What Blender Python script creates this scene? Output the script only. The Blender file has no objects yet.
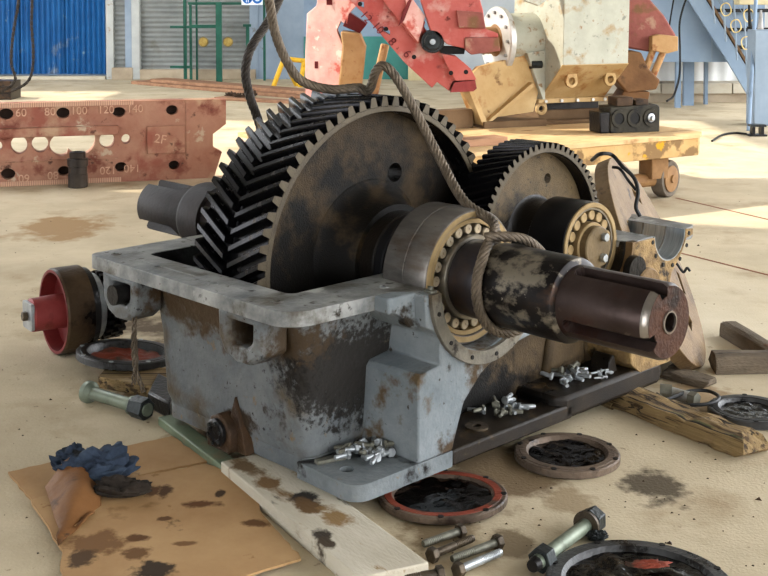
import bpy, bmesh, math, random
from mathutils import Vector, Matrix, noise
from mathutils.geometry import tessellate_polygon
random.seed(7)
PI = math.pi
scene = bpy.context.scene
COL = scene.collection

# ------------------------------------------------------------------ camera
FPX, CAMH, TILT, PX, PY = 1200.0, 1.5, math.radians(3.0), 384.0, 53.0
cam = bpy.data.cameras.new('camera'); camo = bpy.data.objects.new('camera', cam); COL.objects.link(camo)
camo.location = (0, 0, CAMH); camo.rotation_euler = (PI/2 - TILT, 0, 0)
cam.sensor_fit = 'HORIZONTAL'; cam.sensor_width = 36; cam.lens = FPX/768*36
cam.shift_x = 0; cam.shift_y = -(288-PY)/768; cam.clip_end = 200
scene.camera = camo

# ------------------------------------------------------------------ light
w = bpy.data.worlds.new('sky'); scene.world = w; w.use_nodes = True
bg = w.node_tree.nodes['Background']; bg.inputs[0].default_value = (0.93, 0.96, 1.0, 1); bg.inputs[1].default_value = 5.0
sd = bpy.data.lights.new('sun', 'SUN'); sd.energy = 4.2; sd.angle = math.radians(0.6); sd.color = (1, 0.93, 0.8)
sun = bpy.data.objects.new('sun', sd); COL.objects.link(sun)
sun.rotation_euler = Vector((0.80, -0.16, -0.60)).to_track_quat('-Z', 'Y').to_euler()
vs = scene.view_settings; vs.view_transform = 'Standard'; vs.look = 'None'; vs.gamma = 1; vs.use_curve_mapping = False
vs.exposure = 0.78

# ------------------------------------------------------------------ helpers
def ray(x, y):
    u = (x-PX)/FPX; v = -(y-PY)/FPX
    return Vector((u, math.cos(TILT)+v*math.sin(TILT), -math.sin(TILT)+v*math.cos(TILT)))
def G(x, y, z=0.0):                       # world point at height z
    r = ray(x, y); return Vector((0, 0, CAMH)) + r*((z-CAMH)/r.z)
def V(x, y, Y):                           # world point on the vertical plane at depth Y
    r = ray(x, y); return Vector((0, 0, CAMH)) + r*(Y/r.y)
def lin(c):
    c = c/255.0
    return c/12.92 if c <= 0.04045 else ((c+0.055)/1.055)**2.4
def C(r, g, b): return (lin(r), lin(g), lin(b), 1)

MATS = {}
# overall reflectance of the single paints and metals
REFL = dict(cast_side=.62, cast_front=.74, cast_grey=.74, cast_flange=.80, gear_web=.5, gear_rim=.62, gear2_web=.6, gear_hub=.6, bearing_steel=.8, bearing_race=.8, roller=.85,
    shaft_patch=.75, shaft_brown=.75, shaft_rust=.36, recess_brown=.45, shaft_far=.55, rope=.62, rope_dark=.6, cast_oily=.5, cast_brown=.75, disc_brown=.6, plate_brown=.8, jaw_red=.72, jaw_pink=.9, jaw_tan=.8,
    red_paint=.75, red_deep=.7, bolt_green=.7, bolt_grey=.8, bolt_dark=.8, cardboard=.82, cardboard_stained=.82, plank_white=.82, timber_grey=.7, timber_old=.85, drum_brown=.65, rag_blue=.45, rag_dark=.6,
    card_oily=.65, bar_red=.66, bar_pale=.95, deck_side=.8, deck_wood=.9, cream=.66, cream_tan=.7, valve_block=.6, plat_blue=.8, post_blue=.85, post_white=.85, wall_grey=.85, blue_sheet=.75, white_sheet=.85,
    rim_grey=.65, rim_red=.75, rim_dark=.6, green_bar=.55, red_block=.75, block_brown=.75, beam_brown=.7, nut_dark=.75, wheel_hub=.8, wheel_rubber=.8, inner_dark=.8, ledge=.8)
def pm(name, c1, c2, scale=5.0, rough=0.6, metal=0.0, bump=0.15, bscale=60, stains=(), coat=0.0, stretch=(1,1,1), spots=(), detail=6, spec=0.18):
    """procedural material: two-tone noise, sharp-edged stains, fine relief"""
    m = bpy.data.materials.new(name); MATS[name] = m; m.use_nodes = True
    k = REFL.get(name, 1.0); kc = lambda c: (c[0]*k, c[1]*k, c[2]*k, 1)
    c1, c2 = kc(c1), kc(c2); stains = [st[:3]+(kc(st[3]),)+tuple(st[4:]) for st in stains]; spots = [(p[0], p[1], kc(p[2]), p[3]) for p in spots]
    nt = m.node_tree; N = nt.nodes; Lk = nt.links
    b = N['Principled BSDF']; tc = N.new('ShaderNodeTexCoord'); mp = N.new('ShaderNodeMapping')
    mp.inputs['Scale'].default_value = stretch
    Lk.new(tc.outputs['Object'], mp.inputs['Vector'])
    n = N.new('ShaderNodeTexNoise'); n.inputs['Scale'].default_value = scale; n.inputs['Detail'].default_value = detail
    n.inputs['Roughness'].default_value = 0.65
    Lk.new(mp.outputs[0], n.inputs['Vector'])
    rp = N.new('ShaderNodeValToRGB'); rp.color_ramp.elements[0].position = 0.35; rp.color_ramp.elements[1].position = 0.65
    rp.color_ramp.elements[0].color = c1; rp.color_ramp.elements[1].color = c2
    Lk.new(n.outputs['Fac'], rp.inputs[0]); col = rp.outputs[0]
    rough_sock = None
    for i, st in enumerate(stains):
        sc, lo, hi, scol = st[:4]; off = st[4] if len(st) > 4 else 3.7*i+1.3; srough = st[5] if len(st) > 5 else None
        n2 = N.new('ShaderNodeTexNoise'); n2.noise_dimensions = '4D'; n2.inputs['W'].default_value = off
        n2.inputs['Scale'].default_value = sc; n2.inputs['Detail'].default_value = 8; n2.inputs['Roughness'].default_value = 0.6
        Lk.new(mp.outputs[0], n2.inputs['Vector'])
        mr = N.new('ShaderNodeMapRange'); mr.inputs[1].default_value = lo; mr.inputs[2].default_value = hi
        Lk.new(n2.outputs['Fac'], mr.inputs[0])
        mx = N.new('ShaderNodeMix'); mx.data_type = 'RGBA'
        Lk.new(mr.outputs[0], mx.inputs[0]); Lk.new(col, mx.inputs[6]); mx.inputs[7].default_value = scol; col = mx.outputs[2]
        if srough is not None:
            mf = N.new('ShaderNodeMix'); mf.data_type = 'FLOAT'
            Lk.new(mr.outputs[0], mf.inputs[0])
            if rough_sock: Lk.new(rough_sock, mf.inputs[2])
            else: mf.inputs[2].default_value = rough
            mf.inputs[3].default_value = srough; rough_sock = mf.outputs[0]
    for i, (pc, pr, pcol, psc) in enumerate(spots):          # stains at fixed places on the object, with ragged outlines
        vm = N.new('ShaderNodeVectorMath'); vm.operation = 'SUBTRACT'; Lk.new(tc.outputs['Object'], vm.inputs[0]); vm.inputs[1].default_value = pc
        vd = N.new('ShaderNodeVectorMath'); vd.operation = 'DIVIDE'; Lk.new(vm.outputs[0], vd.inputs[0]); vd.inputs[1].default_value = pr if isinstance(pr, tuple) else (pr,)*3
        ln = N.new('ShaderNodeVectorMath'); ln.operation = 'LENGTH'; Lk.new(vd.outputs[0], ln.inputs[0])
        n4 = N.new('ShaderNodeTexNoise'); n4.inputs['Scale'].default_value = psc; n4.inputs['Detail'].default_value = 8; n4.inputs['Roughness'].default_value = 0.65
        Lk.new(tc.outputs['Object'], n4.inputs['Vector'])
        ma = N.new('ShaderNodeMath'); ma.operation = 'MULTIPLY_ADD'; Lk.new(n4.outputs['Fac'], ma.inputs[0]); ma.inputs[1].default_value = 2.2; Lk.new(ln.outputs['Value'], ma.inputs[2])
        mr = N.new('ShaderNodeMapRange'); mr.inputs[1].default_value = 1.95; mr.inputs[2].default_value = 1.6; Lk.new(ma.outputs[0], mr.inputs[0])
        mx = N.new('ShaderNodeMix'); mx.data_type = 'RGBA'
        Lk.new(mr.outputs[0], mx.inputs[0]); Lk.new(col, mx.inputs[6]); mx.inputs[7].default_value = pcol; col = mx.outputs[2]
    if spec is not None: b.inputs['Specular IOR Level'].default_value = spec
    Lk.new(col, b.inputs['Base Color'])
    b.inputs['Roughness'].default_value = rough; b.inputs['Metallic'].default_value = metal
    if rough_sock: Lk.new(rough_sock, b.inputs['Roughness'])
    if coat: b.inputs['Coat Weight'].default_value = coat; b.inputs['Coat Roughness'].default_value = 0.12
    if bump:
        n3 = N.new('ShaderNodeTexNoise'); n3.inputs['Scale'].default_value = bscale; n3.inputs['Detail'].default_value = 4
        Lk.new(mp.outputs[0], n3.inputs['Vector'])
        bp = N.new('ShaderNodeBump'); bp.inputs['Strength'].default_value = bump; bp.inputs['Distance'].default_value = 0.01
        Lk.new(n3.outputs['Fac'], bp.inputs['Height']); Lk.new(bp.outputs[0], b.inputs['Normal'])
    return m

class MB:
    def __init__(s): s.v = []; s.f = []
    def add(s, vs, fs):
        o = len(s.v); s.v += [tuple(p) for p in vs]; s.f += [tuple(i+o for i in f) for f in fs]; return s
    def box(s, x0, x1, y0, y1, z0, z1, M=None):
        vs = [(x,y,z) for z in (z0,z1) for y in (y0,y1) for x in (x0,x1)]
        if M: vs = [M @ Vector(p) for p in vs]
        return s.add(vs, [(0,2,3,1),(4,5,7,6),(0,1,5,4),(2,6,7,3),(0,4,6,2),(1,3,7,5)])
    def prism(s, poly, axis, lo, hi, holes=(), M=None):
        loops = [list(poly)] + [list(h) for h in holes]
        flat = [p for l in loops for p in l]; n = len(flat)
        def P(p, t):
            q = {'x': (t,p[0],p[1]), 'y': (p[0],t,p[1]), 'z': (p[0],p[1],t)}[axis]
            return M @ Vector(q) if M else q
        vs = [P(p,lo) for p in flat] + [P(p,hi) for p in flat]; fs = []
        if holes or len(poly) > 4:
            tris = tessellate_polygon([[Vector((p[0],p[1],0)) for p in l] for l in loops])
        else: tris = [tuple(range(len(poly)))]
        for t in tris: fs.append(tuple(t)); fs.append(tuple(i+n for i in reversed(t)))
        o = 0
        for l in loops:
            k = len(l)
            for i in range(k): a, b = o+i, o+(i+1) % k; fs.append((a, b, b+n, a+n))
            o += k
        return s.add(vs, fs)
    def lathe(s, prof, axis='x', c=(0,0,0), n=40, M=None, loop=False, a0=0.0, a1=2*PI):
        full = abs(a1-a0-2*PI) < 1e-6; m = n if full else n+1
        vs = []
        for t, r in prof:
            for k in range(m):
                q = a0+(a1-a0)*k/n; A, B = r*math.cos(q), r*math.sin(q)
                p = {'x': (t,A,B), 'y': (B,t,A), 'z': (A,B,t)}[axis]
                p = Vector((p[0]+c[0], p[1]+c[1], p[2]+c[2])); vs.append(M @ p if M else p)
        fs = []; L = len(prof)
        for i in range(L if loop else L-1):
            j = (i+1) % L
            for k in range(n):
                k2 = (k+1) % m
                fs.append((i*m+k, i*m+k2, j*m+k2, j*m+k))
        if not loop and full:
            if prof[0][1] > 1e-5: fs.append(tuple(range(m)))
            if prof[-1][1] > 1e-5: fs.append(tuple((L-1)*m+k for k in range(m)))
        return s.add(vs, fs)
    def tube(s, path, r, n=8, cap=True):
        path = [Vector(p) for p in path]; rings = []; up = Vector((0.13,0.21,0.97)); prev = None
        for i, p in enumerate(path):
            d = (path[min(i+1, len(path)-1)]-path[max(i-1, 0)])
            if d.length < 1e-9: d = Vector((0,0,1))
            d.normalize()
            x = (prev if prev else up) - d*((prev if prev else up).dot(d))
            if x.length < 1e-5: x = Vector((1,0,0)) - d*d.x
            x.normalize(); prev = x; y = d.cross(x); rr = r[i] if isinstance(r, (list,tuple)) else r
            rings.append([p+x*rr*math.cos(2*PI*k/n)+y*rr*math.sin(2*PI*k/n) for k in range(n)])
        vs = [q for rg in rings for q in rg]; fs = []
        for i in range(len(path)-1):
            for k in range(n): fs.append((i*n+k, i*n+(k+1)%n, (i+1)*n+(k+1)%n, (i+1)*n+k))
        if cap: fs.append(tuple(range(n))); fs.append(tuple((len(path)-1)*n+k for k in range(n)))
        return s.add(vs, fs)
    def loft(s, rings, cap0=True, cap1=True):
        n = len(rings[0]); vs = [p for r in rings for p in r]; fs = []
        for i in range(len(rings)-1):
            for k in range(n): fs.append((i*n+k, i*n+(k+1)%n, (i+1)*n+(k+1)%n, (i+1)*n+k))
        if cap0: fs.append(tuple(range(n)))
        if cap1: fs.append(tuple((len(rings)-1)*n+k for k in range(n)))
        return s.add(vs, fs)
    def mesh(s, name, off=(0,0,0), smooth=35, weld=True):
        me = bpy.data.meshes.new(name)
        me.from_pydata([(p[0]-off[0], p[1]-off[1], p[2]-off[2]) for p in s.v], [], s.f)
        bm = bmesh.new(); bm.from_mesh(me)
        if weld: bmesh.ops.remove_doubles(bm, verts=bm.verts, dist=1e-5)
        bmesh.ops.recalc_face_normals(bm, faces=bm.faces); bm.to_mesh(me); bm.free()
        if smooth:
            for p in me.polygons: p.use_smooth = True
            me.set_sharp_from_angle(angle=math.radians(smooth))
        return me
    def build(s, name, mat, parent=None, off=(0,0,0), smooth=35, bevel=0, loc=None, rot=None, label=None, weld=True):
        me = s.mesh(name, off, smooth, weld)
        return link(name, me, mat, parent, loc, rot, bevel, label)
def link(name, me, mat, parent=None, loc=None, rot=None, bevel=0, label=None):
    if mat is not None and not me.materials: me.materials.append(MATS[mat] if isinstance(mat, str) else mat)
    o = bpy.data.objects.new(name, me); COL.objects.link(o)
    if parent: o.parent = parent
    if loc is not None: o.location = loc
    if rot is not None: o.rotation_euler = rot
    if bevel:
        md = o.modifiers.new('bevel', 'BEVEL'); md.width = bevel; md.segments = 2; md.limit_method = 'ANGLE'; md.angle_limit = math.radians(40)
        md.harden_normals = False
    if label: o['label'] = label
    return o
def tag(o, label, cat, group=None, kind=None):
    o['label'] = label; o['category'] = cat
    if group: o['group'] = group
    if kind: o['kind'] = kind
    return o
def struct(o, label=None):
    o['kind'] = 'structure'
    if label: o['label'] = label
    return o
def thing(name, label, cat, loc=(0,0,0), rotz=0.0, group=None, rot=None):
    o = bpy.data.objects.new(name, None); COL.objects.link(o); o.empty_display_size = 0.05
    o.location = loc; o.rotation_euler = rot if rot is not None else (0,0,rotz)
    return tag(o, label, cat, group)
def dup(root, loc, rot, label=None, group=None, scale=None):
    r = root.copy(); COL.objects.link(r); r.location = loc; r.rotation_euler = rot
    if label: r['label'] = label
    if group: r['group'] = group
    if scale: r.scale = scale
    for ch in list(root.children):
        c = ch.copy(); COL.objects.link(c); c.parent = r
        for g in list(ch.children):
            d = g.copy(); COL.objects.link(d); d.parent = c
    return r
def circ(cx, cy, r, n=24, a0=0.0, a1=None):
    if a1 is None: return [(cx+r*math.cos(a0+2*PI*k/n), cy+r*math.sin(a0+2*PI*k/n)) for k in range(n)]
    return [(cx+r*math.cos(a0+(a1-a0)*k/n), cy+r*math.sin(a0+(a1-a0)*k/n)) for k in range(n+1)]
def rrect(x0, x1, y0, y1, r, n=5):
    out = []
    rs = r if isinstance(r, (list,tuple)) else (r,)*4
    for (cx, cy, a, q) in ((x1-rs[0],y0+rs[0],-PI/2,rs[0]), (x1-rs[1],y1-rs[1],0,rs[1]), (x0+rs[2],y1-rs[2],PI/2,rs[2]), (x0+rs[3],y0+rs[3],PI,rs[3])):
        out += circ(cx, cy, q, n, a, a+PI/2)
    return out
def catmull(pts, sub=10):
    pts = [Vector(p) for p in pts]; out = []
    P = [pts[0]*2-pts[1]] + pts + [pts[-1]*2-pts[-2]]
    for i in range(1, len(P)-2):
        for k in range(sub):
            t = k/sub; a, b, c, d = P[i-1], P[i], P[i+1], P[i+2]
            out.append(0.5*((2*b)+(c-a)*t+(2*a-5*b+4*c-d)*t*t+(3*b-a-3*c+d)*t**3))
    out.append(pts[-1]); return out
def resample(path, step):
    out = [path[0]]; acc = 0
    for a, b in zip(path, path[1:]):
        L = (b-a).length
        if L < 1e-9: continue
        t = step-acc
        while t <= L: out.append(a.lerp(b, t/L)); t += step
        acc = (acc+L) % step
    return out
def text_mb(txt, size, depth):
    cu = bpy.data.curves.new('t', 'FONT'); cu.body = txt; cu.size = size; cu.extrude = depth; cu.align_x = 'CENTER'; cu.align_y = 'CENTER'
    o = bpy.data.objects.new('t', cu); COL.objects.link(o)
    me = bpy.data.meshes.new_from_object(o.evaluated_get(bpy.context.evaluated_depsgraph_get()))
    bpy.data.objects.remove(o); bpy.data.curves.remove(cu); me.materials.clear()
    return me

# gearbox frame: x along the shafts towards the viewer, y across the bores, z up
GO = Vector((-0.0788, 3.3061, 0)); GR = math.radians(-46)
GM = Matrix.Translation(GO) @ Matrix.Rotation(GR, 4, 'Z')
def W(x, y, z=0.0): return GM @ Vector((x, y, z))
def gthing(name, label, cat, base, group=None): return thing(name, label, cat, W(*base), GR, group)

# ------------------------------------------------------------------ materials
BLK = C(14,13,12)
def fsp(px, py, r, col, sc=9): p = G(px, py); return ((p.x, p.y, 0), (r, r*1.3, 1), col, sc)
pm('concrete', C(172,157,130), C(196,181,153), 1.3, 0.85, 0, 0.25, 90, [(2.2,0.54,0.72,C(150,130,100)), (0.45,0.58,0.72,C(206,194,170)), (26,0.64,0.72,C(118,102,80)), (5,0.68,0.76,C(96,84,66)), (60,0.68,0.74,C(80,68,54),11)],
   spots=[fsp(655,487,.13,C(84,74,58)), fsp(570,500,.10,C(150,132,104)), fsp(695,410,.12,C(110,94,72)), fsp(440,530,.14,C(128,110,84)), fsp(510,545,.09,C(120,104,80)), fsp(150,385,.16,C(120,100,72)), fsp(90,345,.14,C(140,116,84)), fsp(700,395,.2,C(150,128,98)), fsp(60,228,.4,C(150,122,86),4), fsp(200,445,.15,C(120,100,74)), fsp(230,300,.8,C(90,76,58),3), fsp(500,470,.25,C(110,92,68),6)])
pm('joint', C(110,64,44), C(140,96,70), 6, 0.9)
pm('cast_grey', C(104,110,112), C(132,137,138), 7, 0.55, 0.0, 0.5, 45, [(5,0.58,0.65,C(66,58,48),2.0), (9,0.58,0.65,C(34,31,28),5.5,0.35), (18,0.64,0.7,C(124,104,78),9.0)])
pm('cast_side', C(104,109,112), C(134,137,137), 5, 0.55, 0.0, 0.28, 60, [(4,0.52,0.64,C(96,84,66),2.0), (7,0.58,0.64,C(62,54,46),5.5,0.4), (12,0.62,0.68,C(138,116,84),8.0), (26,0.64,0.69,C(40,36,32),12), (60,0.64,0.68,C(52,46,40),15)],
   spots=[((.37,-.74,.32), (.20,.25,.15), C(34,31,28), 26), ((.40,-.55,.24), (.15,.30,.18), C(30,28,25), 30), ((.40,-.60,.30), (.15,.36,.20), C(50,47,44), 60), ((-.05,-.8,.43), (.50,.2,.13), C(84,66,46), 18), ((.25,-.8,.42), (.26,.2,.10), C(76,62,46), 24), ((.05,-.8,.10), (.1,.2,.05), C(64,52,40), 30)])
pm('cast_flange', C(112,114,114), C(170,170,166), 8, 0.42, 0.15, 0.3, 40, [(6,0.52,0.60,C(96,92,84),2.2,0.3), (3.5,0.56,0.64,C(82,74,64),7,0.3), (24,0.61,0.67,C(66,56,44),4), (11,0.61,0.65,C(44,38,32),9), (5,0.62,0.68,C(196,196,190),14)])
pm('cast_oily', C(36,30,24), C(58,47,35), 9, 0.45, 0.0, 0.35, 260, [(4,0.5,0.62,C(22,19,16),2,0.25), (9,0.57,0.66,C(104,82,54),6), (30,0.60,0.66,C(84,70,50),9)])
pm('cast_front', C(110,118,122), C(138,144,146), 6, 0.55, 0.0, 0.3, 60, [(6,0.57,0.64,C(92,76,54),1.0), (8,0.60,0.66,C(50,44,37),6.4,0.35), (40,0.62,0.67,C(60,54,48),11)], spots=[((.55,-.25,.10), (.3,.12,.34), C(74,58,38), 16), ((.5,-.40,.04), (.3,.10,.10), C(74,58,40), 22)])
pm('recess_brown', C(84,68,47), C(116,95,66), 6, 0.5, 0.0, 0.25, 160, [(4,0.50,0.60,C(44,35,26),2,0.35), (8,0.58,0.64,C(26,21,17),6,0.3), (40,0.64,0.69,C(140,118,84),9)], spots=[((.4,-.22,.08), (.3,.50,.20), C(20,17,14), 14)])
pm('cast_rim', C(84,80,72), C(116,110,98), 9, 0.5, 0.1, 0.3, 60, [(6,0.53,0.62,C(70,56,38),2), (14,0.60,0.66,C(34,29,24),5)])
pm('cast_brown', C(112,88,56), C(168,138,92), 18, 0.6, 0.1, 0.5, 130, [(14,0.56,0.64,C(54,43,30),2)])
pm('seat_steel', C(150,160,168), C(190,198,204), 5, 0.28, 0.8, 0.05, 40, stretch=(20,1,1))
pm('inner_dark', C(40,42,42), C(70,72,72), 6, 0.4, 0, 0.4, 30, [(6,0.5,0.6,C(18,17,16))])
pm('gear_black', C(24,24,26), C(38,37,38), 10, 0.24, 0.8, 0.05, 120, [(14,0.6,0.7,C(52,46,40),3,0.4)])
pm('gear_rim', C(78,68,52), C(98,86,66), 8, 0.5, 0.2, 0.15, 160, [(9,0.58,0.68,C(58,48,37))], spec=0.3)
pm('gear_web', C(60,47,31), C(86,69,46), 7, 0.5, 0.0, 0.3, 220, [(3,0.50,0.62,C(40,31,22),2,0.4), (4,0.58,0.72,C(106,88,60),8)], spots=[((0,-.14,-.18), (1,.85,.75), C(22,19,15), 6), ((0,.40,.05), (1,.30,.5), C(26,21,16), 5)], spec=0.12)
pm('gear_hub', C(22,18,15), C(36,30,24), 7, 0.32, 0.1, 0.2, 160, spec=0.25)
pm('gear2_web', C(92,75,49), C(120,99,66), 14, 0.6, 0.0, 0.5, 260, [(4,0.56,0.68,C(60,47,32),2), (40,0.58,0.66,C(50,38,26),4)], spots=[((0,-.10,-.10), (1,.30,.30), C(30,24,18), 8)], spec=0.3)
pm('bearing_steel', C(92,88,84), C(130,124,118), 4, 0.36, 0.6, 0.08, 30, [(3,0.55,0.7,C(84,64,46),2), (16,0.66,0.72,C(40,34,28),5)], stretch=(1,3,3))
pm('bearing_dark', C(20,20,22), C(32,32,34), 5, 0.28, 0.4, 0.05, 30, [(20,0.68,0.74,C(90,70,50),3)], spec=0.4)
pm('bearing_race', C(134,112,76), C(168,144,104), 8, 0.42, 0.3, 0.08, 40, [(5,0.56,0.68,C(84,70,50))])
pm('bearing_inner', C(112,106,96), C(150,142,128), 6, 0.3, 0.75, 0.05, 30)
pm('roller', C(150,138,118), C(182,166,140), 12, 0.35, 0.5, 0.08, 40, [(8,0.6,0.7,C(100,84,60))])
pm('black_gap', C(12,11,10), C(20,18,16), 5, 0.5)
pm('shaft_patch', C(30,27,27), C(48,44,43), 6, 0.32, 0.6, 0.1, 30, [(5,0.53,0.58,C(140,130,114),1.0,0.5), (24,0.64,0.68,C(176,168,154),7,0.5), (3,0.60,0.70,C(86,58,36),3)], stretch=(1,1.4,1.4))
pm('shaft_brown', C(58,46,42), C(84,70,66), 4, 0.33, 0.6, 0.12, 40, [(5,0.56,0.68,C(72,38,26),1), (9,0.62,0.70,C(128,110,98),5)])
pm('shaft_far', C(34,29,28), C(56,48,46), 6, 0.62, 0.0, 0.15, 60, [(5,0.55,0.66,C(78,56,40)), (12,0.62,0.68,C(18,16,15),5)], spec=0.15)
pm('shaft_rust', C(78,44,30), C(108,66,44), 12, 0.5, 0.2, 0.4, 70, [(6,0.56,0.64,C(48,28,20),4)])
pm('shaft_steel', C(120,112,104), C(160,152,144), 5, 0.28, 0.85, 0.05, 30, [(5,0.55,0.7,C(80,58,40))])
pm('shaft_dark', C(34,31,32), C(54,50,52), 5, 0.36, 0.4, 0.08, 30, [(3,0.53,0.66,C(70,52,38))])
pm('rope', C(96,84,70), C(132,117,99), 30, 0.5, 0.3, 0.3, 140, [(9,0.55,0.66,C(56,48,40))])
pm('rope_dark', C(48,42,38), C(80,72,64), 30, 0.45, 0.4, 0.3, 140)
pm('oil', C(4,4,4), C(9,8,8), 6, 0.12, 0.0, 0.6, 30, spec=0.3)
pm('rim_red', C(120,52,36), C(150,72,52), 9, 0.55, 0.05, 0.3, 70, [(8,0.54,0.62,C(80,62,50),2), (14,0.60,0.66,C(34,27,24),6,0.25)])
pm('rim_grey', C(96,82,70), C(124,106,90), 9, 0.5, 0.15, 0.4, 70, [(7,0.54,0.62,C(58,46,38),2,0.3), (12,0.62,0.7,C(28,24,22),6,0.2)])
pm('rim_dark', C(70,70,70), C(100,100,100), 9, 0.4, 0.35, 0.3, 70, [(7,0.52,0.62,C(30,27,25),2,0.2)])
pm('red_paint', C(140,54,52), C(164,74,72), 5, 0.5, 0, 0.2, 50, [(6,0.58,0.68,C(108,48,38)), (16,0.66,0.7,C(60,36,30))])
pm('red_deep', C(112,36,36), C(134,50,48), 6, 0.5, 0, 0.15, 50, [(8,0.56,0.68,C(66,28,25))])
pm('drum_brown', C(66,50,36), C(100,80,58), 6, 0.42, 0.35, 0.25, 60, [(5,0.54,0.62,C(28,24,21),2,0.25)])
pm('bolt_grey', C(96,94,84), C(134,132,118), 14, 0.45, 0.4, 0.2, 80, [(8,0.56,0.66,C(70,60,46))])
pm('bolt_dark', C(58,50,42), C(92,80,64), 14, 0.4, 0.4, 0.3, 80, [(8,0.56,0.66,C(34,29,25))])
pm('bolt_zinc', C(140,144,146), C(178,182,184), 18, 0.35, 0.6, 0.1, 80, [(8,0.58,0.68,C(90,84,76))])
pm('bolt_green', C(112,122,106), C(142,150,132), 9, 0.4, 0.35, 0.15, 60, [(7,0.57,0.66,C(74,72,60))])
pm('black_steel', C(20,19,19), C(40,38,37), 9, 0.32, 0.45, 0.25, 60)
pm('nut_dark', C(34,36,37), C(62,66,66), 12, 0.38, 0.5, 0.25, 60)
pm('cardboard', C(166,128,86), C(186,150,106), 3, 0.85, 0, 0.12, 40, [(3.2,0.62,0.70,C(116,80,44),1.0), (7,0.66,0.72,C(70,52,32),4.4), (14,0.66,0.70,C(150,112,70),8)])
CARD_C = [G(147,529,0), G(107,471,0)]
def csp(px, py, rx, ry, col, k=0, sc=14): p = G(px, py, .012)-CARD_C[k]; return ((p.x, p.y, 0), (rx, ry, 1), col, sc)
pm('cardboard_stained', C(166,128,86), C(186,150,106), 3, 0.85, 0, 0.12, 40, [(3.2,0.62,0.70,C(116,80,44),1.0), (7,0.66,0.72,C(70,52,32),4.4), (14,0.66,0.70,C(150,112,70),8)],
   spots=[csp(200,506,.07,.03,C(96,62,32)), csp(152,492,.04,.05,C(92,62,34)), csp(165,493,.03,.06,C(82,56,32)), csp(138,555,.05,.06,C(110,78,46)), csp(150,572,.08,.07,C(60,46,32)), csp(140,540,.05,.03,C(96,64,34)), csp(255,525,.05,.03,C(100,68,38)), csp(165,520,.03,.02,C(96,66,38)), csp(95,545,.09,.09,C(124,90,56)), csp(80,560,.06,.06,C(84,62,40)), csp(185,545,.05,.02,C(120,86,52)), csp(220,495,.02,.03,C(70,50,30))])
pm('card_oily', C(120,78,42), C(150,104,62), 4, 0.7, 0, 0.3, 40, [(5,0.54,0.62,C(70,46,26)), (9,0.6,0.66,C(34,28,24),5)])
pm('card_edge', C(190,152,108), C(150,112,74), 40, 0.9, 0, 0.5, 90)
pm('rag_blue', C(44,54,72), C(84,100,122), 9, 0.85, 0, 0.5, 70, [(7,0.52,0.6,C(26,24,24))])
pm('rag_dark', C(38,32,27), C(62,52,42), 9, 0.8, 0, 0.5, 70)
def plp(x, y, r, col, sc=16): return ((x, y, .048), (r*1.6, r, 1), col, sc)
pm('plank_white', C(186,176,156), C(206,197,178), 4, 0.75, 0, 0.3, 60, [(4,0.60,0.68,C(120,92,56),1.0), (5,0.64,0.69,C(36,34,34),4.2), (14,0.64,0.7,C(150,126,90),8)], stretch=(0.7,2,2), spots=[plp(.10,.10,.05,C(44,40,36)), plp(.16,.08,.05,C(104,78,48)), plp(-.04,.06,.05,C(120,92,58)), plp(.33,.03,.03,C(60,52,42)), plp(.38,.02,.03,C(70,58,44)), plp(.25,.12,.05,C(140,112,74)), plp(-.2,.05,.06,C(110,88,60))])
pm('timber_old', C(118,96,64), C(160,134,92), 5, 0.8, 0, 0.9, 24, [(5,0.51,0.58,C(76,58,38),1), (6,0.55,0.61,C(40,32,24),4), (4,0.60,0.68,C(96,100,66),9)], stretch=(0.18,9,9))
pm('timber_grey', C(92,80,66), C(122,108,90), 6, 0.8, 0, 0.5, 50, [(7,0.58,0.66,C(110,68,44)), (8,0.60,0.68,C(52,44,36),5)], stretch=(1,3,3))
pm('green_bar', C(112,128,98), C(138,152,122), 6, 0.5, 0.1, 0.15, 50, [(6,0.56,0.64,C(150,138,106)), (8,0.62,0.7,C(70,66,50),5)])
pm('bar_red', C(172,116,94), C(194,146,120), 3, 0.7, 0, 0.35, 40, [(2.6,0.53,0.62,C(204,166,134),1), (4,0.55,0.63,C(138,80,64),4), (7,0.60,0.66,C(212,188,160),7), (9,0.60,0.66,C(92,60,48),9), (1.5,0.55,0.62,C(164,98,80),12)])
pm('bar_pale', C(184,140,114), C(206,166,140), 9, 0.7, 0, 0.2, 40)
pm('hole_dark', C(40,30,24), C(56,42,34), 8, 0.8)
pm('blue_sheet', C(20,80,138), C(34,100,160), 2, 0.45, 0, 0.1, 20, [(5,0.64,0.70,C(130,154,174)), (1.2,0.63,0.72,C(150,158,160),5)])
pm('wall_grey', C(122,126,124), C(148,151,147), 1.2, 0.6, 0.15, 0.1, 20, [(2,0.58,0.72,C(108,104,94))])
pm('post_white', C(160,163,160), C(184,186,182), 2, 0.6, 0, 0.1, 20, [(5,0.62,0.68,C(140,120,94))])
pm('post_blue', C(132,148,164), C(150,165,180), 2, 0.55, 0, 0.1, 20, [(4,0.64,0.7,C(112,112,108))])
pm('plinth', C(142,128,108), C(170,156,134), 2, 0.85, 0, 0.3, 40)
pm('wall_upper', C(160,168,174), C(184,190,194), 0.8, 0.7)
pm('teal', C(52,112,106), C(66,128,120), 2, 0.55)
pm('green_frame', C(22,66,54), C(34,86,70), 4, 0.5, 0, 0.1, 30)
pm('yellow', C(196,150,30), C(220,176,56), 5, 0.5, 0, 0.1, 30, [(10,0.6,0.68,C(110,80,30))])
pm('brass', C(128,106,52), C(168,144,80), 12, 0.5, 0.3, 0.5, 60)
pm('plank_brown', C(122,88,66), C(158,120,92), 3, 0.8, 0, 0.3, 40, [(4,0.58,0.68,C(86,62,48))], stretch=(0.4,3,3))
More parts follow.
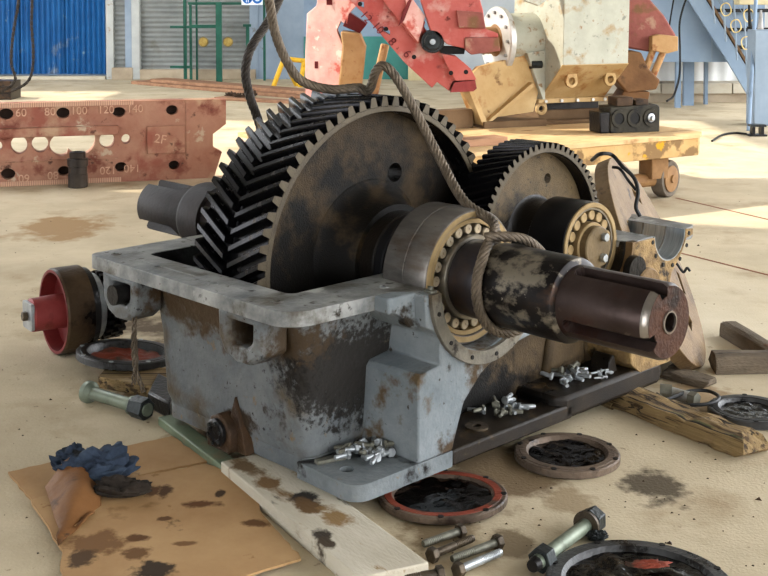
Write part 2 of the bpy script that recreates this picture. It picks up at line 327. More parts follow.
pm('jaw_red', C(186,80,72), C(206,112,102), 3, 0.6, 0, 0.25, 40, [(4,0.53,0.63,C(214,160,148),1), (9,0.60,0.66,C(122,52,46),4), (3,0.62,0.7,C(96,44,42),8)])
pm('jaw_pink', C(216,150,140), C(230,186,174), 4, 0.65, 0, 0.25, 40, [(6,0.55,0.62,C(196,96,84),1), (10,0.6,0.66,C(232,210,196),4)])
pm('jaw_tan', C(176,132,84), C(200,160,112), 4, 0.7, 0, 0.25, 40, [(7,0.56,0.64,C(142,84,50)), (12,0.62,0.68,C(108,76,48),4)])
pm('cream', C(186,186,168), C(206,204,186), 5, 0.6, 0, 0.15, 30, [(5,0.55,0.64,C(178,150,106),1), (22,0.66,0.70,C(140,92,54),4), (9,0.60,0.66,C(156,112,66),7), (14,0.60,0.66,C(150,150,136),10)])
pm('cream_tan', C(190,154,100), C(212,180,128), 3, 0.65, 0, 0.2, 30, [(4,0.54,0.64,C(162,108,54),1), (7,0.6,0.68,C(110,74,40),5)])
pm('silver', C(176,174,168), C(204,202,196), 4, 0.4, 0.4, 0.1, 30, [(6,0.6,0.68,C(140,110,76))])
pm('deck_wood', C(196,160,112), C(216,184,138), 3, 0.8, 0, 0.3, 40, [(4,0.58,0.68,C(150,112,70))], stretch=(1,3,1))
pm('deck_side', C(186,146,90), C(206,170,114), 3, 0.7, 0, 0.2, 40, [(3.5,0.56,0.6,C(134,104,66),2.4), (3.0,0.63,0.65,C(206,152,30),6.1)])
pm('wheel_rubber', C(92,82,70), C(118,106,92), 8, 0.75, 0, 0.3, 40)
pm('wheel_hub', C(128,92,56), C(156,118,76), 8, 0.65, 0, 0.2, 40)
pm('red_block', C(136,72,66), C(164,100,88), 4, 0.65, 0, 0.25, 40, [(5,0.54,0.62,C(128,92,62),1), (6,0.58,0.66,C(178,140,116),4)])
pm('block_brown', C(110,76,48), C(140,102,66), 4, 0.7, 0, 0.3, 40, [(6,0.58,0.66,C(74,52,36))])
pm('valve_block', C(44,41,33), C(72,67,54), 8, 0.5, 0.2, 0.3, 40, [(8,0.54,0.61,C(22,20,17))])
pm('disc_brown', C(118,92,60), C(148,120,84), 6, 0.6, 0.1, 0.4, 60, [(5,0.55,0.64,C(92,68,42),1), (9,0.60,0.66,C(58,43,30),4)])
pm('plate_brown', C(88,73,50), C(116,98,70), 8, 0.5, 0.2, 0.2, 80, [(6,0.56,0.66,C(60,48,34))])
pm('disc_grey', C(120,118,116), C(150,147,142), 8, 0.45, 0.4, 0.2, 50, [(6,0.55,0.65,C(84,70,54))])
pm('cable', C(16,16,16), C(26,26,26), 9, 0.45)
pm('plat_blue', C(124,144,166), C(142,162,182), 1.5, 0.5, 0, 0.05, 30, [(3,0.60,0.72,C(112,130,150))])
pm('white_sheet', C(196,198,196), C(214,214,210), 2, 0.6, 0, 0.05, 30)
pm('ledge', C(176,166,146), C(196,188,170), 3, 0.85)
pm('beam_brown', C(98,74,50), C(124,98,70), 3, 0.8)
pm('ring_cream', C(206,180,112), C(220,198,136), 6, 0.5)
pm('box_cream', C(172,160,124), C(190,178,142), 4, 0.6)
pm('red_tag', C(176,40,36), C(190,52,46), 6, 0.5)
pm('sign_blue', C(22,84,160), C(30,96,172), 3, 0.4)
pm('sign_white', C(224,228,230), C(232,236,236), 3, 0.5)
pm('roof', C(120,120,118), C(140,140,138), 1, 0.8)
pm('rust_plate', C(48,35,24), C(74,54,36), 9, 0.55, 0.1, 0.4, 90, [(6,0.54,0.62,C(28,22,17))])
pm('pin_dark', C(44,38,34), C(66,58,50), 6, 0.4, 0.3, 0.15, 40, [(8,0.6,0.68,C(90,70,52))])
pm('mat_coil', C(22,21,21), C(38,36,35), 12, 0.35)

# ------------------------------------------------------------------ setting
def gridplane(x0, x1, y0, y1, z, nx, ny):
    m = MB(); m.add([(x0+(x1-x0)*i/nx, y0+(y1-y0)*j/ny, z) for j in range(ny+1) for i in range(nx+1)],
        [(j*(nx+1)+i, j*(nx+1)+i+1, (j+1)*(nx+1)+i+1, (j+1)*(nx+1)+i) for j in range(ny) for i in range(nx)]); return m
fl = MB().box(-30, 22, -10, 24, -0.15, 0).build('floor', 'concrete'); struct(fl, 'beige concrete workshop floor with oil stains')
def strip(a, b, wd, name, mat, parent, z=0.0015):
    a = Vector((a.x, a.y, 0)); b = Vector((b.x, b.y, 0)); d = (b-a).normalized(); s = Vector((-d.y, d.x, 0))*wd/2
    return MB().prism([(p.x, p.y) for p in (a-s, b-s, b+s, a+s)], 'z', -0.01, z).build(name, mat, parent)
strip(G(676,198), G(800,227), 0.02, 'floor_joint', 'joint', fl)
strip(G(676,252), G(800,283), 0.02, 'floor_joint', 'joint', fl)
# unseen roof added to shade the foreground, openings shaped to place sun patches
sun_gap1 = [(-10.4,10.6),(-10.4,15.4),(-4.4,15.4),(-4.4,8.7)]; sun_gap2 = [(-13.6,17.8),(-13.6,19.4),(-11.9,19.4),(-11.9,17.8)]
rf = MB().prism([(-20,-10),(9,-10),(9,24),(-20,24)], 'z', 6.0, 6.12, [sun_gap1, sun_gap2]).build('light_block_roof', 'roof'); struct(rf, 'unseen grey sheet roof added to shade the workshop, openings shaped for sun')
struct(MB().box(-5.0, 3.0, -6.3, -6.0, 0, 6.0).build('light_block_front', 'wall_upper'), 'unseen pale wall added behind the viewer to block light')  # unseen wall, added to cut the light from behind the viewer
struct(MB().box(-8.2, -8.0, -2.0, 4.5, 0, 6.0).build('light_block_left', 'wall_upper'), 'unseen pale wall added left of the viewer to block light')  # unseen wall, added to close off light from the left foreground

YW = 20.2
wb = MB().box(-14, 14, YW+0.12, YW+0.3, 0, 5.9).build('wall_back', 'wall_upper'); struct(wb, 'pale back wall of the workshop')
def corr(x0, x1, z0, z1, Y, pitch, amp, vertical=True):
    m = MB(); n = int((x1-x0 if vertical else z1-z0)/pitch*6)
    pts = []
    for i in range(n+1):
        t = i/n; d = amp*math.sin(2*PI*(x1-x0 if vertical else z1-z0)*t/pitch)
        pts.append((x0+(x1-x0)*t, d) if vertical else (z0+(z1-z0)*t, d))
    vs = []
    for th in (0, 0.01):
        for (t, d) in pts:
            if vertical: vs += [(t, Y+d+th, z0), (t, Y+d+th, z1)]
            else: vs += [(x0, Y+d+th, t), (x1, Y+d+th, t)]
    k = 2*(n+1)
    fs = []
    for i in range(n):
        a = 2*i; fs.append((a, a+2, a+3, a+1)); fs.append((k+a, k+a+1, k+a+3, k+a+2))
    return m.add(vs, fs)
def wx(px): return V(px, 60, YW).x
dr = MB().box(wx(-60), wx(107), YW+0.06, YW+0.1, 0.06, 4).build('door_1', 'plat_blue'); struct(dr, 'blue corrugated metal door')
e0 = -9.2
while e0 < wx(106):
    e1 = min(e0+0.78, wx(106)); corr(e0, e1, 0.09, 4, YW-0.01+random.uniform(-.012,.012), 0.09, 0.024).build('corrugated_sheet', 'blue_sheet', dr, smooth=50); e0 += 0.76
MB().box(wx(-60), wx(106), YW-0.08, YW+0.05, 0.0, 0.055).build('door_sill', 'ledge', dr)
MB().box(wx(107), wx(114.5), YW-0.06, YW+0.1, 0.0, 4).build('trim_1', 'post_white', None, bevel=0.005)['kind'] = 'structure'
corr(wx(114.5), wx(126), 0.2, 4, YW+0.03, 0.083, 0.011, False).build('corrugated_panel', 'wall_grey', wb, smooth=50)
MB().box(wx(113), wx(134), YW-0.12, YW+0.1, 0.0, 0.2).build('plinth', 'plinth', wb, bevel=0.01)
o = MB(); o.box(wx(125.5), wx(133), YW-0.02, YW+0.1, 0.2, 4); struct(o.build('trim_2', 'post_blue'))
o = MB(); o.box(wx(133), wx(141), YW-0.1, YW+0.1, 0.0, 4); struct(o.build('trim_3', 'post_white', bevel=0.005))
corr(wx(141), wx(251), 0.17, 4, YW+0.03, 0.083, 0.012, False).build('roller_shutter', 'wall_grey', wb, smooth=50)
MB().box(wx(141), wx(256), YW-0.12, YW+0.1, 0.0, 0.17).build('plinth', 'plinth', wb, bevel=0.01)
o = MB(); o.box(wx(250), wx(258), YW-0.04, YW+0.1, 0.0, 4); struct(o.build('trim_4', 'post_blue'))
o = MB(); o.box(wx(258), wx(304), YW, YW+0.1, 0.0, 4); o.build('blue_panel', 'post_blue', wb)
MB().box(wx(304), wx(470), YW, YW+0.1, 0.72, 4).build('blue_panel', 'plat_blue', wb)
MB().box(wx(304), wx(412), YW-0.04, YW+0.1, 0.0, 0.72).build('teal_panel', 'teal', wb)
MB().box(wx(408), wx(432), YW-0.3, YW-0.1, 0.0, 0.42).build('plinth', 'box_cream', wb)

# right side: low wall, blue landing and stair
YR = 16.4
wr = corr(V(540,80,YR).x, V(800,80,YR).x, 0.26, 3.6, YR, 0.2, 0.012).build('wall_right', 'white_sheet', smooth=50); struct(wr, 'white corrugated sheet wall under the blue landing')
for i, (p0, p1) in enumerate(((560,660),(661,731),(732,800))):
    MB().box(V(p0,80,16).x, V(p1,80,16).x, 15.95, 16.42, 0.12, 0.26).build('ledge_slab', 'ledge', wr, bevel=0.01)
MB().box(V(560,80,16).x, V(800,80,16).x, 16.05, 16.42, 0.0, 0.12).build('ledge_base', 'plinth', wr)
YP = 15.2
pf = thing('stair_landing', 'pale blue steel landing and stair at the far right', 'stairs', (4.3, YP, 0))
def PB(m): return m
off = (4.3, YP, 0)
zt = V(700,62,YP).z
MB().box(V(600,0,YP).x, V(765,0,YP).x, YP, YP+0.04, zt, 1.75).build('fascia_panel', 'plat_blue', pf, off)
MB().box(V(600,0,YP).x, V(765,0,YP).x, YP+0.04, YP+1.1, zt+0.05, zt+0.16).build('landing_plate', 'beam_brown', pf, off)
MB().box(V(712,0,YP).x, V(713.2,0,YP).x, YP-0.006, YP, zt, 1.75).build('panel_seam', 'post_blue', pf, off)
for (a, b, yy) in ((676,681,YP+0.05), (684,694,YP+0.35), (705,708,YP+0.5)):
    MB().box(V(a,90,yy).x, V(b,90,yy).x, yy, yy+0.08, 0, zt+0.05).build('post', 'plat_blue', pf, off)
def band(pts, Y, th): return MB().prism([(V(x,y,Y).x, V(x,y,Y).z) for x, y in pts], 'y', Y, Y+th)
band([(690,-25),(708,3),(751,74),(749,97),(729,63.5),(672,-25)], YP-0.15, 0.05).build('stringer', 'plat_blue', pf, off)
band([(692,-25),(709,2),(752,73),(753.5,71),(710,-1),(694,-25)], YP-0.17, 0.1).build('stringer_flange', 'beam_brown', pf, off)
for k, yy in enumerate((-6, 11, 30, 47.5, 64)):
    xa = 708+ (yy-3)*0.60
    a = V(xa+2, yy, YP); b = V(770, yy, YP)
    MB().box(a.x, b.x, YP-0.1, YP+0.2, a.z-0.015, a.z+0.03).build('tread', 'cable', pf, off)
MB().tube([V(757.5,-30,14), V(748.5,131,12.75)], 0.022, 10).build('handrail_post', 'plat_blue', pf, off)

# light blue cabinet board and the things hung by the stair
bd = MB(); bd.box(V(755,60,13.2).x, V(800,60,13.2).x, 13.2, 13.5, 0, 1.06); tag(bd.build('steel_cabinet', 'post_blue', bevel=0.01, off=(V(755,60,13.2).x, 13.2, 0), loc=(V(755,60,13.2).x, 13.2, 0)), 'pale blue steel cabinet at the right edge of the floor', 'cabinet')
GYd = 14.6
gw = thing('wire_grid', 'pale blue wire grid with hose rings beside the stair', 'rack', V(740,60,GYd))
off = tuple(V(740,60,GYd))
for px in (717, 728, 739, 749, 758):
    MB().tube([V(px-6,-12,GYd), V(px-2, 0.5+(px-708)/0.6+8 if px < 750 else 70, GYd)], 0.012, 6).build('wire', 'post_blue', gw, off)
for (a, b) in (((712,-10),(765,75)), ((728,-10),(768,52))):
    MB().tube([V(*a,GYd+.02), V(*b,GYd+.02)], 0.006, 6).build('wire', 'post_blue', gw, off)
for i, (px, py, rr) in enumerate(((726,9.5,6), (736,26,6), (749,15.5,6), (746.5,43,6), (738.5,-3,6))):
    c = V(px, py, GYd-0.06)
    th = tag(MB().tube([c+Vector((0.062*math.cos(q), 0.015*math.sin(3*q), 0.078*math.sin(q))) for q in [2*PI*k/28 for k in range(29)]], 0.0075, 6).build('hose_ring', 'ring_cream', None, tuple(c), loc=c),
        ['cream hose ring hanging highest left on the wire grid', 'cream hose ring in the middle of the wire grid', 'cream hose ring hanging behind the black tool', 'lowest cream hose ring on the wire grid', 'cream hose ring cut by the top edge of the picture'][i], 'ring', 'hose rings on the wire grid')
cb = V(755, 0, 14.2); tag(MB().box(-0.22, 0.3, -0.1, 0.1, -0.055, 0.2).build('junction_box', 'box_cream', bevel=0.01, loc=cb), 'cream metal box at the top right corner', 'box')
tl = thing('hand_tool', 'black hand tool hanging under the cream box', 'tool', V(750,20,14.3)); off = tuple(V(750,20,14.3))
MB().tube([V(749,4,14.3), V(749.5,18,14.3), V(750.5,30,14.3)], [0.012,0.02,0.028], 8).build('handle', 'cable', tl, off)
MB().tube([V(750,26,14.3), V(752,36,14.3)], [0.04,0.02], 8).build('head', 'cable', tl, off)
tp = thing('spray_bottle', 'small grey bottle with red base hanging right of the black tool', 'bottle', V(760,25,14.0)); off = tuple(V(760,25,14.0))
MB().tube([V(761,10,14), V(760.5,22,14), V(760,34,14)], [0.012,0.03,0.045], 10).build('body', 'disc_grey', tp, off)
MB().tube([V(760,34,14), V(760,36.5,14)], 0.046, 10).build('base', 'red_tag', tp, off)
br = thing('channel_bracket', 'dark channel shaped metal bracket on floor by the cabinet', 'bracket', G(757,136)); off = tuple(G(757,136))
c = G(757,136)
m = MB(); m.box(c.x-.09,c.x+.09,c.y-.05,c.y+.06,0.0,0.02); m.build('bottom_plate', 'black_steel', br, off)
m = MB(); m.box(c.x-.08,c.x+.08,c.y-.05,c.y+.06,0.10,0.12); m.build('top_plate', 'nut_dark', br, off)
for sx in (-.045, .045): MB().box(c.x+sx-.015,c.x+sx+.015,c.y-.04,c.y+.05,0.02,0.10).build('web', 'black_steel', br, off)
tag(MB().tube(catmull([G(712,141,.01), G(722,135,.01), G(735,133,.01), G(747,134,.01)]), 0.012, 6).build('floor_cable', 'cable'), 'black cable lying on the floor right of the trolley', 'cable')
tag(MB().tube(catmull([V(689,-8,15.0), V(683,8,15.0), V(679.5,25,15.0), V(680,50,15.05), V(679.5,75,14.9), V(674,95,14.6), V(667,101,14.3)]), 0.014, 6).build('hanging_cable', 'cable'), 'thick black cable hanging down in front of the blue landing', 'cable')
tag(MB().tube(catmull([V(675,-8,15.0), V(671,15,15.0), V(668,35,15.05)]), 0.01, 6).build('hanging_cable', 'cable'), 'thin black cable hanging left of the thick one', 'cable')

# ------------------------------------------------------------------ gearbox housing
hs = gthing('gearbox_housing', 'open grey cast iron gearbox housing lower half holding the gears', 'gearbox', (-0.6, 0.8, 0.05))
HO = (-0.6, 0.8, 0.05)
def H(m, name, mat, **k): return m.build(name, mat, hs, HO, **k)
# flange frame (outer outline follows the bores on the +x side)
out = circ(-1.19+.04, -.15+.04, .04, 5, PI, 1.5*PI) + circ(-.11-.09, -.15+.09, .09, 8, -PI/2, 0) + [(-.10,.24), (-.06,.29), (-.06,.336), (-.245,.336), (-.245,.764), (-.06,.764), (-.08,.86), (-.12,.95), (-.10,1.0), (-.10,1.02), (-.22,1.02), (-.22,1.34), (-.06,1.34), (-.008,1.36), (-.008,1.485), (-.30,1.485), (-.30,1.695), (-.008,1.695), (-.008,1.74), (-.03,1.79), (-.3,1.81), (-1.13,1.81), (-1.19,1.75)]
inn = rrect(-1.05, -.285, .0, 1.72, .03)
bolt_xy = [(-1.12,-.08), (-.86,-.085), (-.55,-.085), (-.25,-.08), (-.16,.26), (-1.12,.3)]
H(MB().prism(out, 'z', .555, .60, [list(reversed(inn))] + [list(reversed(circ(x, y, .011, 10))) for x, y in bolt_xy]), 'flange', 'cast_flange', bevel=.006)
for x, y in bolt_xy: H(MB().lathe([(.56,.022),(.597,.022),(.602,.018),(.602,.0105),(.56,.0105)], 'z', (x,y,0), 14), 'bolt_hole_boss', 'cast_flange')
# drafted shell
def rr3(x0,x1,y0,y1,r,z): return [(p[0],p[1],z) for p in rrect(x0,x1,y0,y1,r,6)]
o1 = [rr3(-.985,-.245,.028,1.74,.05,.10), rr3(-.99,-.24,.012,1.745,.05,.14), rr3(-1.00,-.22,-.005,1.75,.06,.40), rr3(-1.05,-.19,-.045,1.76,.06,.555)]
i1 = [rr3(-.99,-.27,.045,1.70,.03,.12), rr3(-1.05,-.285,.0,1.72,.03,.597)]
H(MB().loft(o1, True, False), 'shell', 'cast_side')
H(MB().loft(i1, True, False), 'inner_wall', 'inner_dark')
H(MB().prism(rrect(-.985,-.24,.03,1.74,.04), 'z', .05, .105), 'bottom_skirt', 'cast_side', bevel=.008)
# feet / base rail along the front
H(MB().prism([(-.265,.03)]+[(-.265,.005)]+circ(-.055,.055,.055,8,-PI/2,0)+[(0,.40),(-.265,.40)], 'z', .05, .10, [list(reversed(circ(-.12,.075,.022,14)))]), 'foot', 'cast_grey', bevel=.008)
H(MB().prism(circ(-.12,.075,.022,14), 'z', .051, .06), 'foot_hole_floor', 'black_gap')
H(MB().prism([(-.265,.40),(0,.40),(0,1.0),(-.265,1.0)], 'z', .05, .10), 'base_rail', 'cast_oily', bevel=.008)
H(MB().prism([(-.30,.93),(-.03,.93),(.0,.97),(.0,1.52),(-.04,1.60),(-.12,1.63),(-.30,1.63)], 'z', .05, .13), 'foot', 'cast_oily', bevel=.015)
for (x0, x1, y0, y1, z1) in ((-.13,-.05,1.27,1.33,.19), (-.16,-.06,1.40,1.52,.17)):
    H(MB().prism([(y0,.125),(y0+.01,z1-.02),(y0+.03,z1),(y1-.02,z1),(y1,.125)], 'x', x0, x1), 'foot_lump', 'cast_oily', bevel=.012)
# pedestal under the large bearing
arch = [(.40,.10),(.42,.158),(.455,.244),(.524,.306),(.62,.352),(.70,.372),(.80,.385)]
bossR = circ(.55,.6,.27,14, -PI*0.27, 0)
p1 = [(.25,.10)] + [(.25,.345),(.262,.362),(.345,.375),(.345,.46),(.31,.488),(.285,.50),(.28,.597),(.335,.597)] + circ(.55,.6,.215,26,PI,2*PI)[1:] + [(.82,.597)] + list(reversed(bossR))[1:] + list(reversed(arch))
H(MB().prism(p1, 'x', -.28, 0), 'pedestal', 'cast_front', bevel=.006)
# raised half ring around the big bore
H(MB().prism(circ(.55,.6,.258,28,PI,2*PI)+list(reversed(circ(.55,.6,.216,28,PI,2*PI))), 'x', 0, .016), 'bore_rim', 'cast_rim', bevel=.003)
for q in (195, 222, 250, 278, 306):
    y, z = .55+.237*math.cos(math.radians(q)), .6+.237*math.sin(math.radians(q)); H(MB().lathe([(.014,.007),(.019,.007)], 'x', (0,y,z), 10), 'rim_screw', 'black_gap')
# small clamp block with stud at the left of the big bore
H(MB().prism([(.17,.553),(.205,.548),(.232,.53),(.25,.505),(.27,.49),(.335,.488),(.335,.599),(.17,.599)], 'x', -.25, -.045), 'boss_fascia', 'cast_front', bevel=.006)
H(MB().box(-.04,-.004,.312,.334,.555,.606).box(-.03,-.014,.318,.330,.60,.616), 'clamp_stud', 'bolt_grey', bevel=.003)
# recessed oily wall between the pedestals
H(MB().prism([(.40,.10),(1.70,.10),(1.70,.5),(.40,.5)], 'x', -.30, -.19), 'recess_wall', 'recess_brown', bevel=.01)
H(MB().prism([(.80,.385),(.80,.50),(1.0,.50),(1.0,.33),(.93,.37),(.86,.385)], 'x', -.28, -.02), 'arch_web', 'cast_oily', bevel=.006)
# pedestal under the second bearing
p2 = [(1.02,.40),(.99,.46),(.98,.597),(1.018,.597)] + circ(1.18,.6,.162,22,PI,2*PI)[1:] + [(1.38,.597),(1.375,.52),(1.34,.42),(1.30,.37),(1.18,.35),(1.08,.36)]
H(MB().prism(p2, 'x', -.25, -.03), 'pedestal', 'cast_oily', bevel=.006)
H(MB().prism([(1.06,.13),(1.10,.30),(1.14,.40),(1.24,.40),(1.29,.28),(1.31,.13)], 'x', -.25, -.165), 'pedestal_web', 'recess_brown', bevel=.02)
H(MB().prism(circ(1.18,.6,.20,24,PI,2*PI)+list(reversed(circ(1.18,.6,.163,24,PI,2*PI))), 'x', -.03, .0), 'bore_rim', 'disc_brown', bevel=.003)
# pedestal with the empty half bore
p3 = [(1.34,.16),(1.33,.3),(1.335,.47),(1.345,.597),(1.487,.597)] + circ(1.59,.6,.103,20,PI,2*PI)[1:] + [(1.745,.597),(1.745,.572),(1.70,.565),(1.66,.505),(1.60,.45),(1.57,.36),(1.60,.115),(1.4,.115)]
H(MB().prism(p3, 'x', -.30, .0), 'pedestal', 'cast_brown', bevel=.006)
m = MB(); m.prism(circ(1.59,.6,.1028,24,PI,2*PI)+list(reversed(circ(1.59,.6,.099,24,PI,2*PI))), 'x', -.29, -.004); H(m, 'bore_liner', 'seat_steel')
for x in (-.09, -.19): H(MB().prism(circ(1.59,.6,.099,24,PI,2*PI)+list(reversed(circ(1.59,.6,.0965,24,PI,2*PI))), 'x', x, x+.008), 'bore_groove', 'disc_grey')
for q in (188, 215, 245, 275, 300, 330, 352):
    y, z = 1.59+.122*math.cos(math.radians(q)), .6+.122*math.sin(math.radians(q)); H(MB().lathe([(.0,.008),(.003,.008)], 'x', (0,y,z), 10), 'bolt_hole', 'black_gap')
H(MB().lathe([(-.02,.075),(.03,.075),(.035,.07),(.035,.04),(.02,.036),(.02,.0)], 'x', (0,1.40,.43), 28), 'oil_port_cap', 'disc_brown')
H(MB().lathe([(.0,.052),(.028,.052),(.028,.0)], 'x', (0,1.335,.505), 20), 'port_pipe', 'black_steel')
# lifting lugs under the flange
def lug(x0):
    return MB().prism([(x0+p, q) for p, q in [(0,.556),(.005,.47),(.03,.428),(.075,.408),(.16,.412),(.20,.44),(.205,.556)]], 'y', -.14, -.03, [list(reversed([(x0+p, q) for p, q in [(.055,.53),(.06,.48),(.085,.458),(.14,.458),(.168,.485),(.17,.53)]]))])
H(lug(-.46), 'lifting_lug', 'cast_side', bevel=.012)
H(lug(-1.115), 'lifting_lug', 'cast_side', bevel=.012)
H(MB().lathe([(-.17,.034),(-.05,.034)], 'y', (-1.00,0,.495), 18), 'lug_pin', 'black_steel')
# drain boss
H(MB().prism([(-.56,.225),(-.50,.05),(-.60,.05),(-.585,.15)], 'y', -.004, .04), 'drain_gusset', 'rust_plate', bevel=.004)
dp = H(MB().prism([(-.665,.052),(-.545,.052),(-.545,.12),(-.565,.15),(-.605,.168),(-.645,.15),(-.665,.11)], 'y', -.035, .04), 'drain_boss', 'rust_plate', bevel=.006)
MB().lathe([(-.035,.044),(-.046,.044),(-.05,.038),(-.05,.026),(-.044,.021),(-.044,.0)], 'y', (-.605,0,.108), 22).build('drain_plug', 'black_steel', dp, HO)
for k in range(6):
    q = k*PI/3+.3; MB().lathe([(-.049,.007),(-.055,.007)], 'y', (-.605+.032*math.cos(q), 0, .108+.032*math.sin(q)), 6).build('plug_bolt', 'nut_dark', dp, HO)

# ------------------------------------------------------------------ output shaft with herringbone gear
SY, SZ = .55, .60
def tooth_mesh(x0, x1, q0, q1, rr, rt, wr, wt, seg=4):
    """one gear tooth: trapezoid section swept from x0 to x1 while turning from q0 to q1 (radians about the x axis)"""
    rings = []
    for i in range(seg+1):
        t = i/seg; x = x0+(x1-x0)*t; q = q0+(q1-q0)*t
        sec = [(rr-.004, -wr), (rr+.45*(rt-rr), -(wr*.62+wt*.38)), (rt-.003, -wt*1.05), (rt, -wt*.8), (rt, wt*.8), (rt-.003, wt*1.05), (rr+.45*(rt-rr), (wr*.62+wt*.38)), (rr-.004, wr)]
        rings.append([(x, r*math.cos(q)-d*math.sin(q), r*math.sin(q)+d*math.cos(q)) for r, d in sec])
    return MB().loft(rings).mesh('tooth', smooth=25)
def teeth(me, n, parent, mat, phase=0.0):
    for k in range(n):
        link('tooth', me, mat, parent, rot=(phase+2*PI*k/n, 0, 0))
sh = gthing('output_gear_shaft', 'heavy output shaft with large black herringbone gear in the housing', 'gear shaft', (-.6, SY, SZ))
def S(m, name, mat, parent=None, **k): return m.build(name, mat, parent or sh, (-.6, 0, 0), **k)
NT = 64; HX = math.radians(8)
rim = MB().lathe([(-.785,.513),(-.635,.513),(-.63,.505),(-.61,.505),(-.605,.513),(-.455,.513),(-.455,.495),(-.46,.49),(-.50,.487),(-.74,.487),(-.785,.49)], 'x', n=128, loop=True)
rimo = S(rim, 'gear_rim', 'gear_black', smooth=40)
S(MB().lathe([(-.4545,.5125),(-.452,.511),(-.452,.494),(-.4545,.492)], 'x', n=128, loop=True), 'rim_face', 'gear_rim')
tn = tooth_mesh(-.607+.6, -.452+.6, HX, 0, .513, .545, .0158, .0095)
tf = tooth_mesh(-.787+.6, -.633+.6, 0, HX, .513, .545, .0158, .0095)
teeth(tn, NT, rimo, 'gear_black', 0.0); teeth(tf, NT, rimo, 'gear_black', .5*2*PI/NT)
# tan near ends of the teeth
tip = MB()
sec = [(.511,-.0165),(.527,-.0130),(.542,-.0098),(.5445,-.0074),(.5445,.0074),(.542,.0098),(.527,.0130),(.511,.0165)]
tm = MB().prism([(r, d) for r, d in sec], 'x', .1478, .1495).mesh('tooth_end', smooth=0)
for k in range(NT): link('tooth_end', tm, 'gear_rim', rimo, rot=(2*PI*k/NT, 0, 0))
# web with lightening holes
hl = [(.293*math.cos(q), .293*math.sin(q)) for q in [math.radians(65), math.radians(245)]]
S(MB().prism(circ(0,0,.49,72), 'x', -.68, -.53, [list(reversed(circ(0,0,.2,40)))] + [list(reversed(circ(y, z, .034, 18))) for y, z in hl]), 'web', 'gear_web')
S(MB().lathe([(-.531,.256),(-.527,.25),(-.518,.238),(-.50,.222),(-.47,.205),(-.42,.19),(-.40,.185),(-.40,.13),(-.80,.13),(-.80,.19),(-.66,.22),(-.64,.26)], 'x', n=64, loop=True), 'hub', 'gear_web', smooth=60)
S(MB().lathe([(-.40,.165),(-.345,.165),(-.34,.16),(-.34,.13),(-.40,.13)], 'x', n=48, loop=True), 'collar', 'gear_hub')
S(MB().lathe([(-.33,.168),(-.30,.168),(-.296,.164),(-.296,.13),(-.33,.13)], 'x', n=48, loop=True), 'collar', 'bearing_dark')
S(MB().lathe([(-.80,.15),(-1.02,.15),(-1.02,.12),(-.80,.12)], 'x', n=40, loop=True), 'collar', 'gear_hub')
# shaft sections
S(MB().lathe([(-1.42,0),(-1.42,.115),(.0,.115),(.0,0)], 'x', n=56), 'journal', 'shaft_far')
S(MB().lathe([(-1.52,.0),(-1.52,.112),(-1.50,.13),(-1.48,.135),(-1.36,.135),(-1.36,.12),(-1.36,.0)], 'x', n=48), 'shoulder', 'shaft_far')
S(MB().lathe([(.052,.0),(.052,.118),(.056,.124),(.064,.126),(.335,.126),(.345,.123),(.352,.112),(.352,.0)], 'x', n=64), 'seal_section', 'shaft_patch')
S(MB().lathe([(-.055,.119),(-.02,.122),(.04,.122),(.05,.117),(.05,.10),(-.055,.10)], 'x', n=56, loop=True), 'oil_ring', 'shaft_dark')
def keyed(xs, xe, r, depth, angs, hw, start, bore=0.0):
    """shaft end with open keyways; start = x where a keyway begins"""
    n = 180; sgn = 1 if xe > xs else -1; L = abs(xe-xs); st = abs(start-xs)
    ts = [0, st-.001] + [st + hw*r*(1-math.cos(i*PI/2/6)) for i in range(1, 7)] + [L-.012, L]
    rings = []
    for i, t in enumerate(ts):
        rr = r if i < len(ts)-1 else r-.008
        if t <= st: w_ = 0
        else:
            u = min(1, (t-st)/(hw*r)); w_ = hw*math.sqrt(max(0, 1-(1-u)**2))
        ring = []
        for k in range(n):
            q = 2*PI*k/n; q_ = rr
            for a in angs:
                d = abs((q-a+PI) % (2*PI)-PI)
                if d < w_: q_ = r-depth
            ring.append((xs+sgn*t, q_*math.cos(q), q_*math.sin(q)))
        rings.append(ring)
    m = MB()
    if bore:
        e = xe-sgn*.0; m.loft(rings, True, False); k0 = len(m.v)-n
        br_ = [(e, bore*math.cos(2*PI*k/n), bore*math.sin(2*PI*k/n)) for k in range(n)]
        bi_ = [(e-sgn*.09, bore*.92*math.cos(2*PI*k/n), bore*.92*math.sin(2*PI*k/n)) for k in range(n)]
        o = len(m.v); m.v += br_+bi_
        for k in range(n):
            k2 = (k+1) % n; m.f.append((k0+k, k0+k2, o+k2, o+k)); m.f.append((o+k, o+k2, o+n+k2, o+n+k))
        m.f.append(tuple(o+n+k for k in range(n)))
    else: m.loft(rings)
    return m
KA = [math.radians(a) for a in (108, 208)]
ke = S(keyed(.35, .657, .106, .036, KA, .205, .372, .026), 'keyed_end', 'shaft_brown', smooth=40)
for q in KA:
    m = MB().lathe([(.402,.0705),(.655,.0705),(.655,.074),(.402,.074)], 'x', n=10, loop=True, a0=q-.2, a1=q+.2); S(m, 'keyway_floor', 'black_gap', ke)  # black strips put both oil and groove shade into the colour
def notched(r, rd, hw, n=150):
    return [((rd if any(abs((q-a+PI) % (2*PI)-PI) < hw for a in KA) else r)*math.cos(q), (rd if any(abs((q-a+PI) % (2*PI)-PI) < hw for a in KA) else r)*math.sin(q)) for q in [2*PI*k/n for k in range(n)]]
S(MB().prism(notched(.0985, .0735, .205), 'x', .6565, .6585, [list(reversed(circ(0,0,.0285,40)))]), 'end_face', 'shaft_rust', ke)
